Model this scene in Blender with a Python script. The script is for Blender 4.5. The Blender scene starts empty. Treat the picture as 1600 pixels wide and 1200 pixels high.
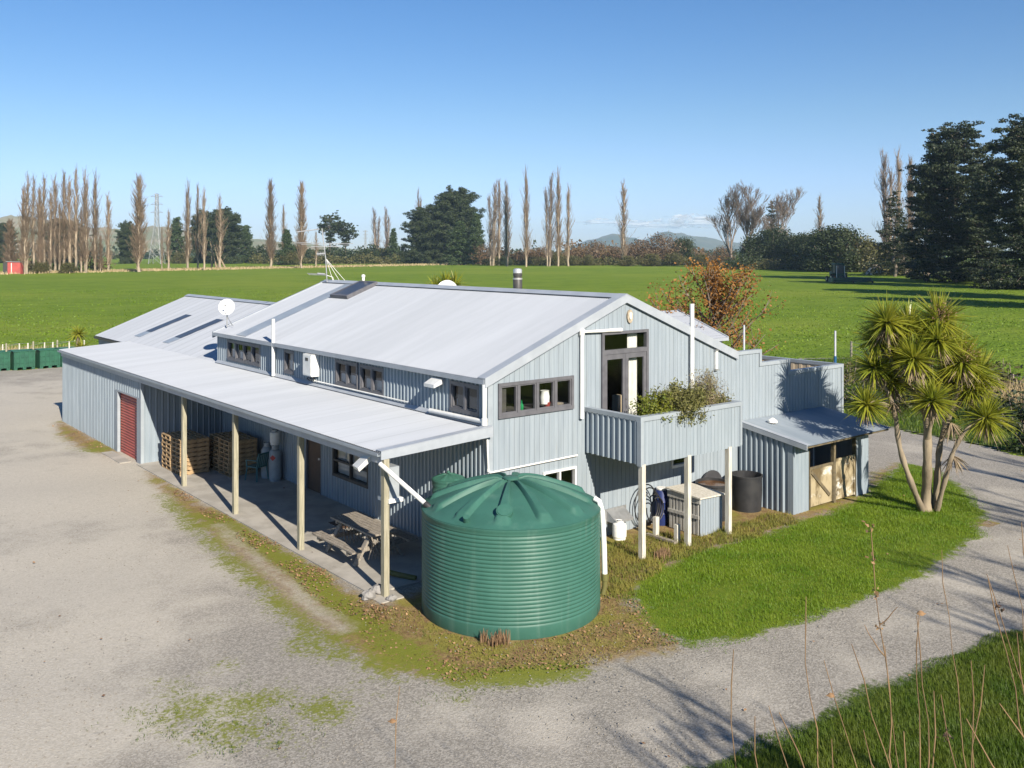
import bpy, math, random
import numpy as np
from mathutils import Vector, Matrix
random.seed(7); rng = np.random.default_rng(7)
scene = bpy.context.scene
COL = scene.collection
R_ = math.radians

# ---------------------------------------------------------------- survey of the place
# metres; house corner under the near gable = origin, X along the gable, Y along the ridge
FPX, HY, CX, CAMH = 1468.0, 394.0, 800.0, 7.0
TH = math.atan2(1820, 1468)
FW = np.array([math.cos(TH), math.sin(TH), 0.0]); RT = np.array([math.sin(TH), -math.cos(TH), 0.0]); UP = np.array([0, 0, 1.0])
CAM = np.array([-12.71, -16.60, 7.0])
def ray(x, y): return FW + RT*((x-CX)/FPX) + UP*((HY-y)/FPX)
def g(x, y, z=0.0):
    r = ray(x, y); return CAM + r*((z-CAM[2])/r[2])
def W(x, y, d): return CAM + ray(x, y)*d
def on_x(x, y, X):
    r = ray(x, y); return CAM + r*((X-CAM[0])/r[0])
def on_y(x, y, Y):
    r = ray(x, y); return CAM + r*((Y-CAM[1])/r[1])
def dep(by): return FPX*CAMH/(by-HY)
SUN_AZ = R_(78.8)      # direction the shadows run in, from +X
SUN_EL = R_(29.5)

# ---------------------------------------------------------------- object helpers
ORG = {}
def tag(o, label=None, cat=None, group=None, kind=None):
    if label: o['label'] = label
    if cat: o['category'] = cat
    if group: o['group'] = group
    if kind: o['kind'] = kind
    return o
def thing(name, label, cat, loc=(0, 0, 0), group=None):
    o = bpy.data.objects.new(name, None); COL.objects.link(o)
    o.empty_display_size = .3
    o.location = loc; ORG[o.name] = np.array(loc, float)
    return tag(o, label, cat, group)
def link_mesh(name, me, mat, parent=None, org=None):
    o = bpy.data.objects.new(name, me); COL.objects.link(o)
    if mat is not None:
        for m in (mat if isinstance(mat, (list, tuple)) else [mat]): me.materials.append(m)
    if parent is not None:
        o.parent = parent; ORG[o.name] = ORG[parent.name]
    elif org is not None:
        o.location = org; ORG[o.name] = np.array(org, float)
    else: ORG[o.name] = np.zeros(3)
    return o
def mesh_np(name, v, f, mat, parent=None, org=None, smooth=False, midx=None):
    v = np.asarray(v, np.float32); f = np.asarray(f, np.int32)
    off = ORG[parent.name] if parent is not None else (np.array(org, float) if org is not None else np.zeros(3))
    v = v - off.astype(np.float32)
    me = bpy.data.meshes.new(name); k = f.shape[1]
    me.vertices.add(len(v)); me.vertices.foreach_set('co', v.ravel())
    me.loops.add(f.size); me.loops.foreach_set('vertex_index', f.ravel())
    me.polygons.add(len(f)); me.polygons.foreach_set('loop_start', np.arange(0, f.size, k, dtype=np.int32))
    me.polygons.foreach_set('loop_total', np.full(len(f), k, np.int32))
    if midx is not None: me.polygons.foreach_set('material_index', np.asarray(midx, np.int32))
    me.update(calc_edges=True); me.validate()
    if smooth: me.polygons.foreach_set('use_smooth', np.ones(len(me.polygons), bool))
    return link_mesh(name, me, mat, parent, org)
class MB:
    def __init__(s): s.v = []; s.f = []
    def add(s, vs, fs):
        n = len(s.v); s.v += [tuple(map(float, p)) for p in vs]; s.f += [tuple(n+i for i in q) for q in fs]; return s
    def quad(s, a, b, c, d): return s.add([a, b, c, d], [(0, 1, 2, 3)])
    def box(s, x0, x1, y0, y1, z0, z1):
        vs = [(x, y, z) for z in (z0, z1) for y in (y0, y1) for x in (x0, x1)]
        return s.add(vs, [(0, 2, 3, 1), (4, 5, 7, 6), (0, 1, 5, 4), (2, 6, 7, 3), (0, 4, 6, 2), (1, 3, 7, 5)])
    def bar(s, a, b, w, h, up=(0, 0, 1)):
        a = Vector(a); b = Vector(b); d = (b-a).normalized(); u = Vector(up)
        if abs(d.dot(u)) > .99: u = Vector((1, 0, 0))
        r = d.cross(u).normalized(); u = r.cross(d).normalized()
        vs = []
        for p in (a, b):
            for i, j in ((-1, -1), (1, -1), (1, 1), (-1, 1)): vs.append(p + r*(i*w/2) + u*(j*h/2))
        return s.add(vs, [(3, 2, 1, 0), (4, 5, 6, 7), (0, 1, 5, 4), (1, 2, 6, 5), (2, 3, 7, 6), (3, 0, 4, 7)])
    def tube(s, pts, r, n=8, caps=True):
        pts = [Vector(p) for p in pts]; k = len(pts)
        rs = r if isinstance(r, (list, tuple)) else [r]*k
        vs = []; prev = None
        for i, p in enumerate(pts):
            d = (pts[min(i+1, k-1)] - pts[max(i-1, 0)]).normalized()
            if prev is None:
                u = Vector((0, 0, 1)) if abs(d.z) < .9 else Vector((1, 0, 0))
            else: u = prev
            a = d.cross(u).normalized(); u = a.cross(d).normalized(); prev = u
            for j in range(n):
                t = 2*math.pi*j/n; vs.append(p + a*(math.cos(t)*rs[i]) + u*(math.sin(t)*rs[i]))
        fs = [(i*n+j, i*n+(j+1) % n, (i+1)*n+(j+1) % n, (i+1)*n+j) for i in range(k-1) for j in range(n)]
        if caps: fs += [tuple(reversed(range(n))), tuple((k-1)*n+j for j in range(n))]
        return s.add(vs, fs)
    def lathe(s, prof, c, n=24, cap=True):
        vs = [(c[0]+r*math.cos(2*math.pi*j/n), c[1]+r*math.sin(2*math.pi*j/n), c[2]+z) for r, z in prof for j in range(n)]
        k = len(prof)
        fs = [(i*n+j, i*n+(j+1) % n, (i+1)*n+(j+1) % n, (i+1)*n+j) for i in range(k-1) for j in range(n)]
        if cap: fs += [tuple(reversed(range(n))), tuple((k-1)*n+j for j in range(n))]
        return s.add(vs, fs)
    def prism(s, poly, d):   # polygon in 3D extruded by vector d
        n = len(poly); d = Vector(d); vs = [Vector(p) for p in poly] + [Vector(p)+d for p in poly]
        return s.add(vs, [tuple(reversed(range(n))), tuple(range(n, 2*n))] + [(i, (i+1) % n, n+(i+1) % n, n+i) for i in range(n)])
    def clad(s, O, U, V, N, prof, v0, v1, holes=()):
        """profiled sheet: prof = [(u, d)], v0/v1 functions of u, holes = (u0,u1,v0,v1)"""
        O, U, V, N = (np.array(a, float) for a in (O, U, V, N))
        us = [p[0] for p in prof]; ds = [p[1] for p in prof]
        ex = sorted({h[k] for h in holes for k in (0, 1) if us[0] < h[k] < us[-1]})
        if ex:
            allu = sorted(set(us) | set(ex)); ds = list(np.interp(allu, us, ds)); us = allu
        for i in range(len(us)-1):
            a, b = us[i], us[i+1]
            if b-a < 1e-6: continue
            m = (a+b)/2
            iv = [('lo', 'hi')]
            cuts = sorted([(h[2], h[3]) for h in holes if h[0] < m < h[1]])
            segs = []; cur = None
            lo = 'lo'
            for c0, c1 in cuts:
                segs.append((lo, c0)); lo = c1
            segs.append((lo, 'hi'))
            for p, q in segs:
                pa = v0(a) if p == 'lo' else p; pb = v0(b) if p == 'lo' else p
                qa = v1(a) if q == 'hi' else q; qb = v1(b) if q == 'hi' else q
                if qa-pa < 1e-4 and qb-pb < 1e-4: continue
                P = lambda u, v, d: O+U*u+V*v+N*d
                s.quad(P(a, pa, ds[i]), P(b, pb, ds[i+1]), P(b, qb, ds[i+1]), P(a, qa, ds[i]))
        return s
    def build(s, name, mat, parent=None, org=None, smooth=False):
        off = ORG[parent.name] if parent is not None else (np.array(org, float) if org is not None else np.zeros(3))
        me = bpy.data.meshes.new(name)
        me.from_pydata([tuple(np.array(p)-off) for p in s.v], [], s.f); me.update()
        if smooth:
            me.polygons.foreach_set('use_smooth', np.ones(len(me.polygons), bool))
            try: me.set_sharp_from_angle(angle=R_(40))
            except Exception: pass
        return link_mesh(name, me, mat, parent, org)
def ribs(L, pitch=.158, w=.042, fl=.026, h=.036, start=.04):
    out = [(0, 0)]; u = start
    while u + w + 2*fl < L:
        out += [(u, 0), (u+fl, h), (u+fl+w, h), (u+2*fl+w, 0)]; u += pitch
    return out + [(L, 0)]
def boards(L, pitch=.15, gw=.014, gd=.010):
    out = [(0, 0)]; u = pitch
    while u + gw < L:
        out += [(u-gw/2, 0), (u-gw/2+.003, -gd), (u+gw/2-.003, -gd), (u+gw/2, 0)]; u += pitch
    return out + [(L, 0)]
def corr(L, pitch=.0762, amp=.006, seg=4):
    n = int(L/pitch*seg)
    return [(L*i/n, amp*math.cos(2*math.pi*i/seg)) for i in range(n+1)]
def children(o): return [c for c in bpy.data.objects if c.parent == o]
def copy_tree(o, parent=None):
    kids = list(o.children)
    c = o.copy(); COL.objects.link(c)
    if parent is not None: c.parent = parent
    for k in kids: copy_tree(k, c)
    return c

# ---------------------------------------------------------------- materials
def nt_new(name):
    m = bpy.data.materials.new(name); m.use_nodes = True
    nt = m.node_tree; nt.nodes.clear()
    out = nt.nodes.new('ShaderNodeOutputMaterial')
    return m, nt, out
def N(nt, typ, **kw):
    n = nt.nodes.new(typ)
    for k, v in kw.items():
        if k.startswith('i_'):
            key = k[2:]; key = int(key) if key.isdigit() else key.replace('_', ' ')
            n.inputs[key].default_value = v
        else: setattr(n, k, v)
    return n
def noise(nt, vec, scale, detail=3, rough=.55, stretch=None):
    if stretch:
        mp = N(nt, 'ShaderNodeMapping'); mp.inputs['Scale'].default_value = stretch
        nt.links.new(vec, mp.inputs['Vector']); vec = mp.outputs[0]
    n = N(nt, 'ShaderNodeTexNoise'); n.inputs['Scale'].default_value = scale
    n.inputs['Detail'].default_value = detail; n.inputs['Roughness'].default_value = rough
    nt.links.new(vec, n.inputs['Vector']); return n.outputs['Fac']
def math_(nt, op, a, b=None, c=None):
    n = N(nt, 'ShaderNodeMath', operation=op)
    for i, x in enumerate((a, b, c)):
        if x is None: continue
        if isinstance(x, (int, float)): n.inputs[i].default_value = x
        else: nt.links.new(x, n.inputs[i])
    return n.outputs[0]
def mixc(nt, f, a, b):
    n = N(nt, 'ShaderNodeMix', data_type='RGBA')
    for s, x in ((n.inputs[0], f), (n.inputs[6], a), (n.inputs[7], b)):
        if isinstance(x, (int, float)): s.default_value = x
        elif isinstance(x, (tuple, list)): s.default_value = (*x[:3], 1)
        else: nt.links.new(x, s)
    return n.outputs[2]
def sstep(nt, x, lo, hi):
    n = N(nt, 'ShaderNodeMapRange', interpolation_type='SMOOTHSTEP')
    n.inputs['From Min'].default_value = lo; n.inputs['From Max'].default_value = hi
    nt.links.new(x, n.inputs['Value']); return n.outputs[0]
def pmat(name, c, c2=None, scale=3.0, rough=.6, metal=0.0, spec=.4, bump=0.0, bscale=40.0, stretch=None, trans=0.0, lo=.35, hi=.65, coat=0, grime=None):
    m, nt, out = nt_new(name)
    tc = N(nt, 'ShaderNodeTexCoord'); vec = tc.outputs['Object']
    b = N(nt, 'ShaderNodeBsdfPrincipled')
    b.inputs['Roughness'].default_value = rough; b.inputs['Metallic'].default_value = metal
    b.inputs['Specular IOR Level'].default_value = spec
    if c2 is None: c2 = tuple(x*.82 for x in c)
    f = sstep(nt, noise(nt, vec, scale, 4, .6, stretch), lo, hi)
    col = mixc(nt, f, c, c2)
    if grime:
        gc, gs, gst, glo, ghi = grime
        f2 = sstep(nt, noise(nt, vec, gs, 5, .65, gst), glo, ghi); col = mixc(nt, f2, col, gc)
    nt.links.new(col, b.inputs['Base Color'])
    if bump:
        bn = N(nt, 'ShaderNodeBump'); bn.inputs['Strength'].default_value = bump; bn.inputs['Distance'].default_value = .02
        nt.links.new(noise(nt, vec, bscale, 3, .6, stretch), bn.inputs['Height']); nt.links.new(bn.outputs[0], b.inputs['Normal'])
    if trans:
        t = N(nt, 'ShaderNodeBsdfTranslucent'); nt.links.new(col, t.inputs['Color'])
        mx = N(nt, 'ShaderNodeMixShader'); mx.inputs[0].default_value = trans
        nt.links.new(b.outputs[0], mx.inputs[1]); nt.links.new(t.outputs[0], mx.inputs[2]); nt.links.new(mx.outputs[0], out.inputs[0])
    else: nt.links.new(b.outputs[0], out.inputs[0])
    return m
M = {}
M['wall'] = pmat('painted_cladding', (.278, .322, .362), (.242, .285, .325), 1.3, .55, stretch=(6, 6, .6), grime=((.25, .265, .26), 2.2, (5, 5, .5), .58, .85))
M['steel'] = pmat('painted_steel_sheet', (.268, .316, .360), (.228, .275, .318), 1.2, .42, spec=.5, stretch=(4, 4, .5), grime=((.23, .245, .24), 1.7, (4, 4, .4), .62, .9))
M['roof'] = pmat('pale_roof_sheet', (.375, .40, .44), (.35, .375, .413), .8, .42, spec=.5, stretch=(.35, 3.2, 1), grime=((.34, .36, .385), 1.1, (.5, 4, 1), .64, .95))
M['flash'] = pmat('roof_flashing', (.355, .385, .425), (.305, .335, .375), 2, .45)
M['trim'] = pmat('corner_trim', (.31, .35, .385), (.27, .305, .34), 2, .5)
M['frame'] = pmat('window_joinery', (.125, .125, .138), (.10, .10, .112), 5, .5)
M['white'] = pmat('white_plastic', (.78, .78, .76), (.68, .68, .65), 4, .4)
M['whitewin'] = pmat('white_joinery', (.66, .67, .66), (.56, .57, .56), 4, .45)
M['red'] = pmat('red_roller_steel', (.42, .095, .062), (.33, .075, .052), 2.5, .5, stretch=(1, 1, .4))
M['redshed'] = pmat('faded_red_steel', (.45, .09, .08), (.36, .08, .07), .8, .6)
M['post'] = pmat('weathered_post_timber', (.36, .335, .25), (.25, .235, .17), 5, .85, stretch=(6, 6, .5), bump=.3)
M['whitepost'] = pmat('painted_post_timber', (.60, .58, .52), (.46, .43, .36), 4, .7, stretch=(5, 5, .7))
M['timber'] = pmat('grey_weathered_timber', (.31, .275, .23), (.20, .175, .145), 6, .85, stretch=(5, 1, 5), bump=.3)
M['slat'] = pmat('pale_grey_slat_timber', (.46, .45, .42), (.34, .33, .305), 4, .8, stretch=(4, 4, 1))
M['pallet'] = pmat('pallet_timber', (.42, .29, .16), (.26, .18, .10), 4, .85, stretch=(2, 2, 6))
M['doorply'] = pmat('stained_plywood', (.36, .30, .19), (.115, .085, .042), 2.2, .8, stretch=(1, 1, .55), lo=.42, hi=.62, grime=((.62, .60, .54), 1.4, (1, 1, 1.5), .56, .7))
M['brace'] = pmat('dark_brace_timber', (.15, .12, .07), (.09, .075, .05), 5, .85)
M['brown'] = pmat('brown_door_paint', (.11, .065, .04), (.08, .05, .035), 3, .6)
M['shedroof'] = pmat('blue_grey_roof_sheet', (.27, .31, .35), (.22, .26, .30), 1.0, .42, spec=.5, stretch=(3, .4, 1))
M['tank'] = pmat('green_tank_plastic', (.034, .112, .086), (.041, .127, .098), 1.6, .52, spec=.35, grime=((.075, .155, .125), 2.2, (3, 3, .22), .50, .82))
M['tanktop'] = pmat('sun_faded_tank_plastic', (.040, .128, .098), (.034, .110, .084), 2.0, .52, spec=.35, grime=((.075, .17, .135), 2.4, (1, 1, 1), .52, .82))
M['bin'] = pmat('green_bin_plastic', (.022, .105, .062), (.018, .08, .05), 2.5, .5)
M['black'] = pmat('black_plastic', (.022, .023, .026), (.035, .035, .037), 3, .5)
M['dark'] = pmat('dark_steel', (.05, .05, .05), (.07, .065, .06), 6, .5)
M['rim'] = pmat('dark_grey_plastic', (.06, .06, .065), (.045, .045, .05), 3, .55)
M['rustwater'] = pmat('brown_stagnant_water', (.13, .06, .02), (.09, .045, .018), 3, .15)
M['galv'] = pmat('galvanised_steel', (.45, .46, .47), (.36, .37, .38), 6, .4, metal=.6)
M['alu'] = pmat('aluminium', (.62, .62, .62), (.5, .5, .5), 6, .35, metal=.5)
M['lpg'] = pmat('grey_cylinder_paint', (.32, .35, .37), (.27, .30, .32), 5, .45)
M['concrete'] = pmat('concrete_slab', (.40, .375, .335), (.31, .29, .255), 1.4, .9, bump=.15, bscale=60, grime=((.20, .185, .155), .8, None, .58, .8))
M['rock'] = pmat('grey_rock', (.27, .26, .25), (.19, .185, .18), 6, .9, bump=.5, bscale=18)
M['chair'] = pmat('teal_plastic', (.05, .16, .17), (.04, .13, .14), 4, .45)
M['blue'] = pmat('blue_plastic', (.02, .035, .14), (.018, .03, .11), 4, .45)
M['hose'] = pmat('black_hose', (.02, .02, .02), (.03, .03, .03), 4, .5)
M['tan'] = pmat('tan_lining_boards', (.62, .50, .35), (.50, .40, .27), 2, .8, stretch=(4, 4, .5))
M['soil'] = pmat('planter_soil', (.05, .038, .026), None, 5, .95)
M['curtain'] = pmat('white_curtain_cloth', (.78, .77, .72), (.68, .66, .61), 3, .9)
M['net'] = pmat('pale_blind_cloth', (.42, .43, .44), (.34, .35, .36), 3, .9)
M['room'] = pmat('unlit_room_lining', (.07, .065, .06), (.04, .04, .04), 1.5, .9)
M['bottle'] = pmat('green_bottle_glass', (.01, .22, .07), None, 4, .15)
M['redpot'] = pmat('red_pot', (.30, .05, .04), None, 4, .5)
M['pole'] = pmat('pole_paint', (.50, .52, .56), (.42, .44, .48), 4, .5)
M['bluesleeve'] = pmat('blue_sleeve', (.02, .10, .22), None, 4, .5)
M['tractor'] = pmat('green_tractor_paint', (.010, .062, .045), (.009, .05, .036), 1, .5)  # green darkened; the pine shade over the tractor is partly in this paint
M['tyre'] = pmat('tyre_rubber', (.02, .02, .02), (.03, .03, .03), 3, .8)
M['amber'] = pmat('amber_lens', (.5, .16, .03), None, 3, .3)
M['redsign'] = pmat('red_label', (.5, .05, .04), None, 3, .5)
M['oval'] = pmat('carved_plaque', (.45, .38, .28), (.25, .2, .15), 14, .7)
def add_laps(m, axis, pitch, dark, wid=.02, cell=.0):
    nt = m.node_tree; tc = N(nt, 'ShaderNodeTexCoord'); sp = N(nt, 'ShaderNodeSeparateXYZ'); nt.links.new(tc.outputs['Object'], sp.inputs[0])
    b = next(n for n in nt.nodes if n.type == 'BSDF_PRINCIPLED'); lk = b.inputs['Base Color'].links[0]; src = lk.from_socket
    u = math_(nt, 'DIVIDE', sp.outputs[axis], pitch); fr = math_(nt, 'FRACT', u); col = src
    if dark: col = mixc(nt, math_(nt, 'MULTIPLY', math_(nt, 'LESS_THAN', fr, wid/pitch), dark), col, (.12, .13, .14))
    if cell:
        wn = N(nt, 'ShaderNodeTexWhiteNoise', noise_dimensions='1D'); nt.links.new(math_(nt, 'FLOOR', u), wn.inputs['W'])
        h = N(nt, 'ShaderNodeHueSaturation'); nt.links.new(math_(nt, 'ADD', 1-cell/2, math_(nt, 'MULTIPLY', wn.outputs['Value'], cell)), h.inputs['Value']); nt.links.new(col, h.inputs['Color']); col = h.outputs[0]
    nt.links.new(col, b.inputs['Base Color'])
add_laps(M['roof'], 1, .762, .45, .022, .07)
add_laps(M['wall'], 0, .15, 0, 0, .09)
add_laps(M['steel'], 1, .80, .25, .012, .08)
def glassmat(name, tint, refl=1.0):
    m, nt, out = nt_new(name)
    t = N(nt, 'ShaderNodeBsdfTransparent'); t.inputs[0].default_value = (*tint, 1)
    gl = N(nt, 'ShaderNodeBsdfGlossy'); gl.inputs['Roughness'].default_value = .02; gl.inputs[0].default_value = (.95, .97, 1, 1)
    fr = N(nt, 'ShaderNodeLayerWeight'); fr.inputs[0].default_value = .5
    ad = math_(nt, 'ADD', .045*refl, math_(nt, 'MULTIPLY', math_(nt, 'POWER', fr.outputs['Facing'], 4.0), .7))
    mx = N(nt, 'ShaderNodeMixShader'); nt.links.new(ad, mx.inputs[0]); nt.links.new(t.outputs[0], mx.inputs[1]); nt.links.new(gl.outputs[0], mx.inputs[2])
    nt.links.new(mx.outputs[0], out.inputs[0]); return m
M['glass'] = glassmat('window_glass', (.90, .92, .92), 1.2)
M['poly'] = pmat('weathered_clear_sheet', (.30, .335, .36), (.26, .29, .32), 2, .35, spec=.5)
M['darksheet'] = pmat('smoky_clear_sheet', (.055, .058, .068), (.042, .045, .054), 2, .35, spec=.5)
# vegetation
def leaf(name, c, c2, scale, trans=.25, rough=.55, spec=.3, lo=.3, hi=.7): return pmat(name, c, c2, scale, rough, trans=trans, spec=spec, lo=lo, hi=hi)
M['bark'] = pmat('grey_bark', (.20, .165, .13), (.13, .105, .085), .6, .9, stretch=(2, 2, .3))
M['poplar'] = pmat('poplar_twig_bark', (.215, .155, .105), (.135, .10, .07), .25, .9)
M['poplar_trunk'] = pmat('pale_poplar_bark', (.37, .30, .22), (.26, .21, .155), .4, .9, stretch=(2, 2, .3))
M['poplar_pale'] = pmat('pale_poplar_twig_bark', (.26, .195, .135), (.17, .125, .09), .25, .9)
M['greytwig'] = pmat('grey_twig_bark', (.20, .155, .125), (.15, .12, .10), .3, .9)
M['pine'] = leaf('pine_needles', (.015, .027, .013), (.036, .046, .017), .22, .1)
M['pinelit'] = leaf('macrocarpa_foliage', (.021, .035, .015), (.044, .057, .020), .25, .1)
M['cypress'] = leaf('cypress_foliage', (.050, .075, .024), (.034, .058, .022), .5, .1)
M['ever'] = leaf('evergreen_bush_foliage', (.019, .032, .013), (.040, .054, .019), .35, .15)
M['olive'] = leaf('olive_scrub_foliage', (.075, .08, .026), (.115, .10, .038), .3, .2)
M['rust'] = leaf('russet_scrub_twigs', (.115, .070, .036), (.15, .098, .052), .2, .15)
M['autumn'] = leaf('autumn_leaves', (.38, .185, .048), (.235, .11, .032), 1.3, .35)
M['cord'] = leaf('cabbage_tree_leaf', (.23, .28, .030), (.38, .37, .045), 2.0, .45, .35, .5)
M['corddead'] = pmat('dead_cabbage_leaf', (.30, .235, .15), (.20, .15, .10), 5, .8)
M['cordbark'] = pmat('cabbage_tree_bark', (.28, .23, .16), (.18, .145, .105), 3, .95, bump=.6, bscale=14, stretch=(1, 1, .3))
M['grass'] = leaf('lawn_blades', (.115, .215, .012), (.195, .28, .022), .9, .35, .5)
M['vergegrass'] = leaf('verge_blades', (.075, .138, .012), (.135, .175, .02), .9, .35, .5)  # darkened green: tree shade on the verge is partly put into the colour
M['weed'] = leaf('yellowing_weeds', (.27, .235, .055), (.15, .175, .03), 1.6, .3, .7)
M['drygrass'] = pmat('dry_grass', (.42, .33, .19), (.30, .23, .12), 1.2, .9)
M['leaflitter'] = pmat('fallen_leaf', (.33, .205, .105), (.17, .095, .05), 4, .8)
M['stone'] = pmat('loose_stone', (.30, .275, .235), (.21, .195, .17), 9, .95)
M['stalk'] = pmat('dry_stalk', (.26, .165, .09), (.17, .105, .06), 3, .8)
M['planter1'] = leaf('yellow_green_leaves', (.19, .20, .025), (.11, .15, .025), 3, .3)
M['planter2'] = leaf('olive_grey_leaves', (.15, .16, .045), (.20, .185, .07), 3, .3)
M['planter3'] = leaf('dry_plume_leaves', (.34, .28, .17), (.20, .19, .09), 3, .3)

# ---------------------------------------------------------------- ground
def poly_sd(P, poly):
    """signed distance (positive inside)"""
    x, y = P[:, 0], P[:, 1]; d = np.full(len(P), 1e9); ins = np.zeros(len(P), bool)
    n = len(poly)
    for i in range(n):
        ax, ay = poly[i][:2]; bx, by = poly[(i+1) % n][:2]
        ex, ey = bx-ax, by-ay; L = ex*ex+ey*ey + 1e-12
        t = np.clip(((x-ax)*ex+(y-ay)*ey)/L, 0, 1)
        d = np.minimum(d, np.hypot(x-ax-t*ex, y-ay-t*ey))
        c = (ay > y) != (by > y)
        ins ^= c & (x < (bx-ax)*(y-ay)/((by-ay) if by != ay else 1e-9)+ax)
    return np.where(ins, d, -d)
def gp(lst): return [g(*p)[:2] for p in lst]
LAWN = gp([(985, 930), (1012, 900), (1085, 862), (1160, 845), (1250, 815), (1300, 800), (1352, 775), (1385, 745), (1410, 724), (1450, 730), (1500, 757), (1533, 795), (1530, 835),
           (1490, 872), (1400, 918), (1280, 962), (1160, 997), (1072, 1012), (1030, 985)])
BORDER = gp([(225, 727), (300, 775), (380, 815), (470, 870), (560, 925), (600, 945)]) + [(0.3, .4), (9, .5), (12.4, .3)] + \
    gp([(1358, 766), (1362, 742), (1400, 724), (1412, 726), (1385, 748), (1352, 776), (1300, 801), (1250, 816), (1160, 846), (1085, 863), (1012, 902), (987, 930), (1032, 987), (1068, 1012),
        (940, 1036), (820, 1055), (700, 1070), (600, 1048), (520, 1005), (450, 955), (390, 900), (330, 845), (270, 790), (228, 742)])
BORDER2 = gp([(84, 662), (99, 657), (187, 701), (175, 713), (120, 700), (94, 680)])
VERGE = gp([(1050, 1222), (1140, 1180), (1230, 1146), (1290, 1108), (1380, 1068), (1470, 1033), (1540, 1000), (1600, 984), (1750, 948), (2100, 900), (2600, 1000), (2600, 3200), (700, 3200), (900, 1400)])
YARD = [g(-900, 640)[:2], g(-400, 600)[:2], g(-60, 584)[:2], g(60, 577)[:2], g(110, 571)[:2], np.array([0, 33.]), np.array([8, 20.])] + \
    [np.array([15.2, 8.]), np.array([16.2, 5.5])] + gp([(1360, 662), (1440, 680), (1500, 691), (1560, 702), (1600, 713), (1750, 748), (2100, 830), (2600, 950), (2600, 3200), (-3000, 3200), (-2600, 900)])
BANK = [np.array([15.2, 9.]), np.array([16.4, 5.6])] + gp([(1362, 661), (1440, 679), (1500, 690), (1560, 701), (1600, 712), (1750, 747), (1900, 780), (1900, 640), (1600, 600), (1480, 575), (1330, 560), (1250, 560)])
gx = np.arange(-46, 46, .2); gy = np.arange(-26, 58, .2)
GX, GY = np.meshgrid(gx, gy); P2 = np.stack([GX.ravel(), GY.ravel()], 1)
wob = .06*np.sin(P2[:, 0]*9.7+P2[:, 1]*7.9)+.12*np.sin(P2[:, 0]*3.1+1.3*np.sin(P2[:, 1]*2.3)) + .07*np.sin(P2[:, 1]*5.3+2*np.sin(P2[:, 0]*4.1))
sd = {k: poly_sd(P2, p) for k, p in dict(lawn=LAWN, border=BORDER, verge=VERGE, yard=YARD, bank=BANK).items()}
sd['border'] = np.maximum(sd['border'], poly_sd(P2, BORDER2))
sd['border'] = np.where((sd['lawn'] > -.8) & (P2[:, 1]+.28*P2[:, 0] > -2.3) & (P2[:, 0] > 1.5) & (P2[:, 0] < 12.6), np.maximum(sd['border'], .2), sd['border'])
def blobs(lst):
    o = np.zeros(len(P2))
    for px, py, r, a in lst:
        c = g(px, py); o = np.maximum(o, a*np.exp(-((P2[:, 0]-c[0])**2+(P2[:, 1]-c[1])**2)/(r*r)))
    return o
def chain(pts, r, amp, n=9):
    o = []
    for (x0, y0), (x1, y1) in zip(pts[:-1], pts[1:]):
        for k in range(n): o.append((x0+(x1-x0)*k/n, y0+(y1-y0)*k/n, r, amp))
    return o
moss = blobs(chain([(255, 775), (300, 820), (350, 862), (400, 905), (450, 952), (520, 1008)], .55, .72) + chain([(330, 808), (400, 850), (470, 893), (525, 940), (570, 975), (640, 1030), (720, 1060), (800, 1058), (900, 1042)], .50, .98)
     + chain([(480, 1010), (560, 1025), (640, 1060)], .7, .6) + [(300, 1110, .9, .72), (360, 1140, .8, .75), (420, 1090, .7, .68), (270, 1075, .8, .52), (500, 1110, .7, .7), (440, 1150, .7, .66), (345, 1040, .6, .5), (480, 1000, .7, .6), (530, 1020, .7, .75), (230, 1110, .6, .5), (380, 1100, .7, .65), (330, 1090, .6, .6), (540, 1075, .6, .55), (600, 1085, .5, .5), (720, 1090, .5, .55), (150, 700, 1.2, .7)])
track = blobs(chain([(345, 822), (395, 868), (440, 908), (490, 950), (540, 985)], .42, .85))
warm = blobs(chain([(30, 1195), (100, 1050), (190, 900), (210, 770), (110, 660)], .9, .9, 8)+chain([(330, 1195), (330, 1000), (300, 880), (250, 800)], .6, .55, 8)+[(700, 1120, 1.1, .55), (850, 1130, 1.1, .6), (1000, 1085, 1., .48), (1150, 1050, 1., .48), (1290, 1008, 1., .48), (1400, 965, 1.1, .48), (1490, 915, 1.2, .48), (1560, 850, 1.6, .5), (1570, 780, 1.6, .5), (1500, 725, 1.5, .5), (1430, 700, 1.5, .5), (1000, 1140, .8, .5), (1180, 1095, .8, .5), (1350, 1035, .8, .5), (1500, 965, .9, .5), (60, 760, 9, 1.), (40, 640, 12, 1.), (100, 900, 4, 1.), (150, 1000, 2.2, .9), (90, 1120, 2.2, .9), (250, 850, 2.5, .5)])
yy = GY.shape
idx = np.arange(len(P2)).reshape(yy)
quads = np.stack([idx[:-1, :-1].ravel(), idx[:-1, 1:].ravel(), idx[1:, 1:].ravel(), idx[1:, :-1].ravel()], 1)
cls = np.full(len(P2), -1)
cls[sd['yard']+wob > 0] = 0
cls[sd['bank'] > 0] = 4
cls[sd['verge']+wob > 0] = 3
cls[sd['border']+wob > 0] = 2
cls[sd['lawn']+wob*1.5 > 0] = 1
fc = cls[quads[:, 0]]

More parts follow.
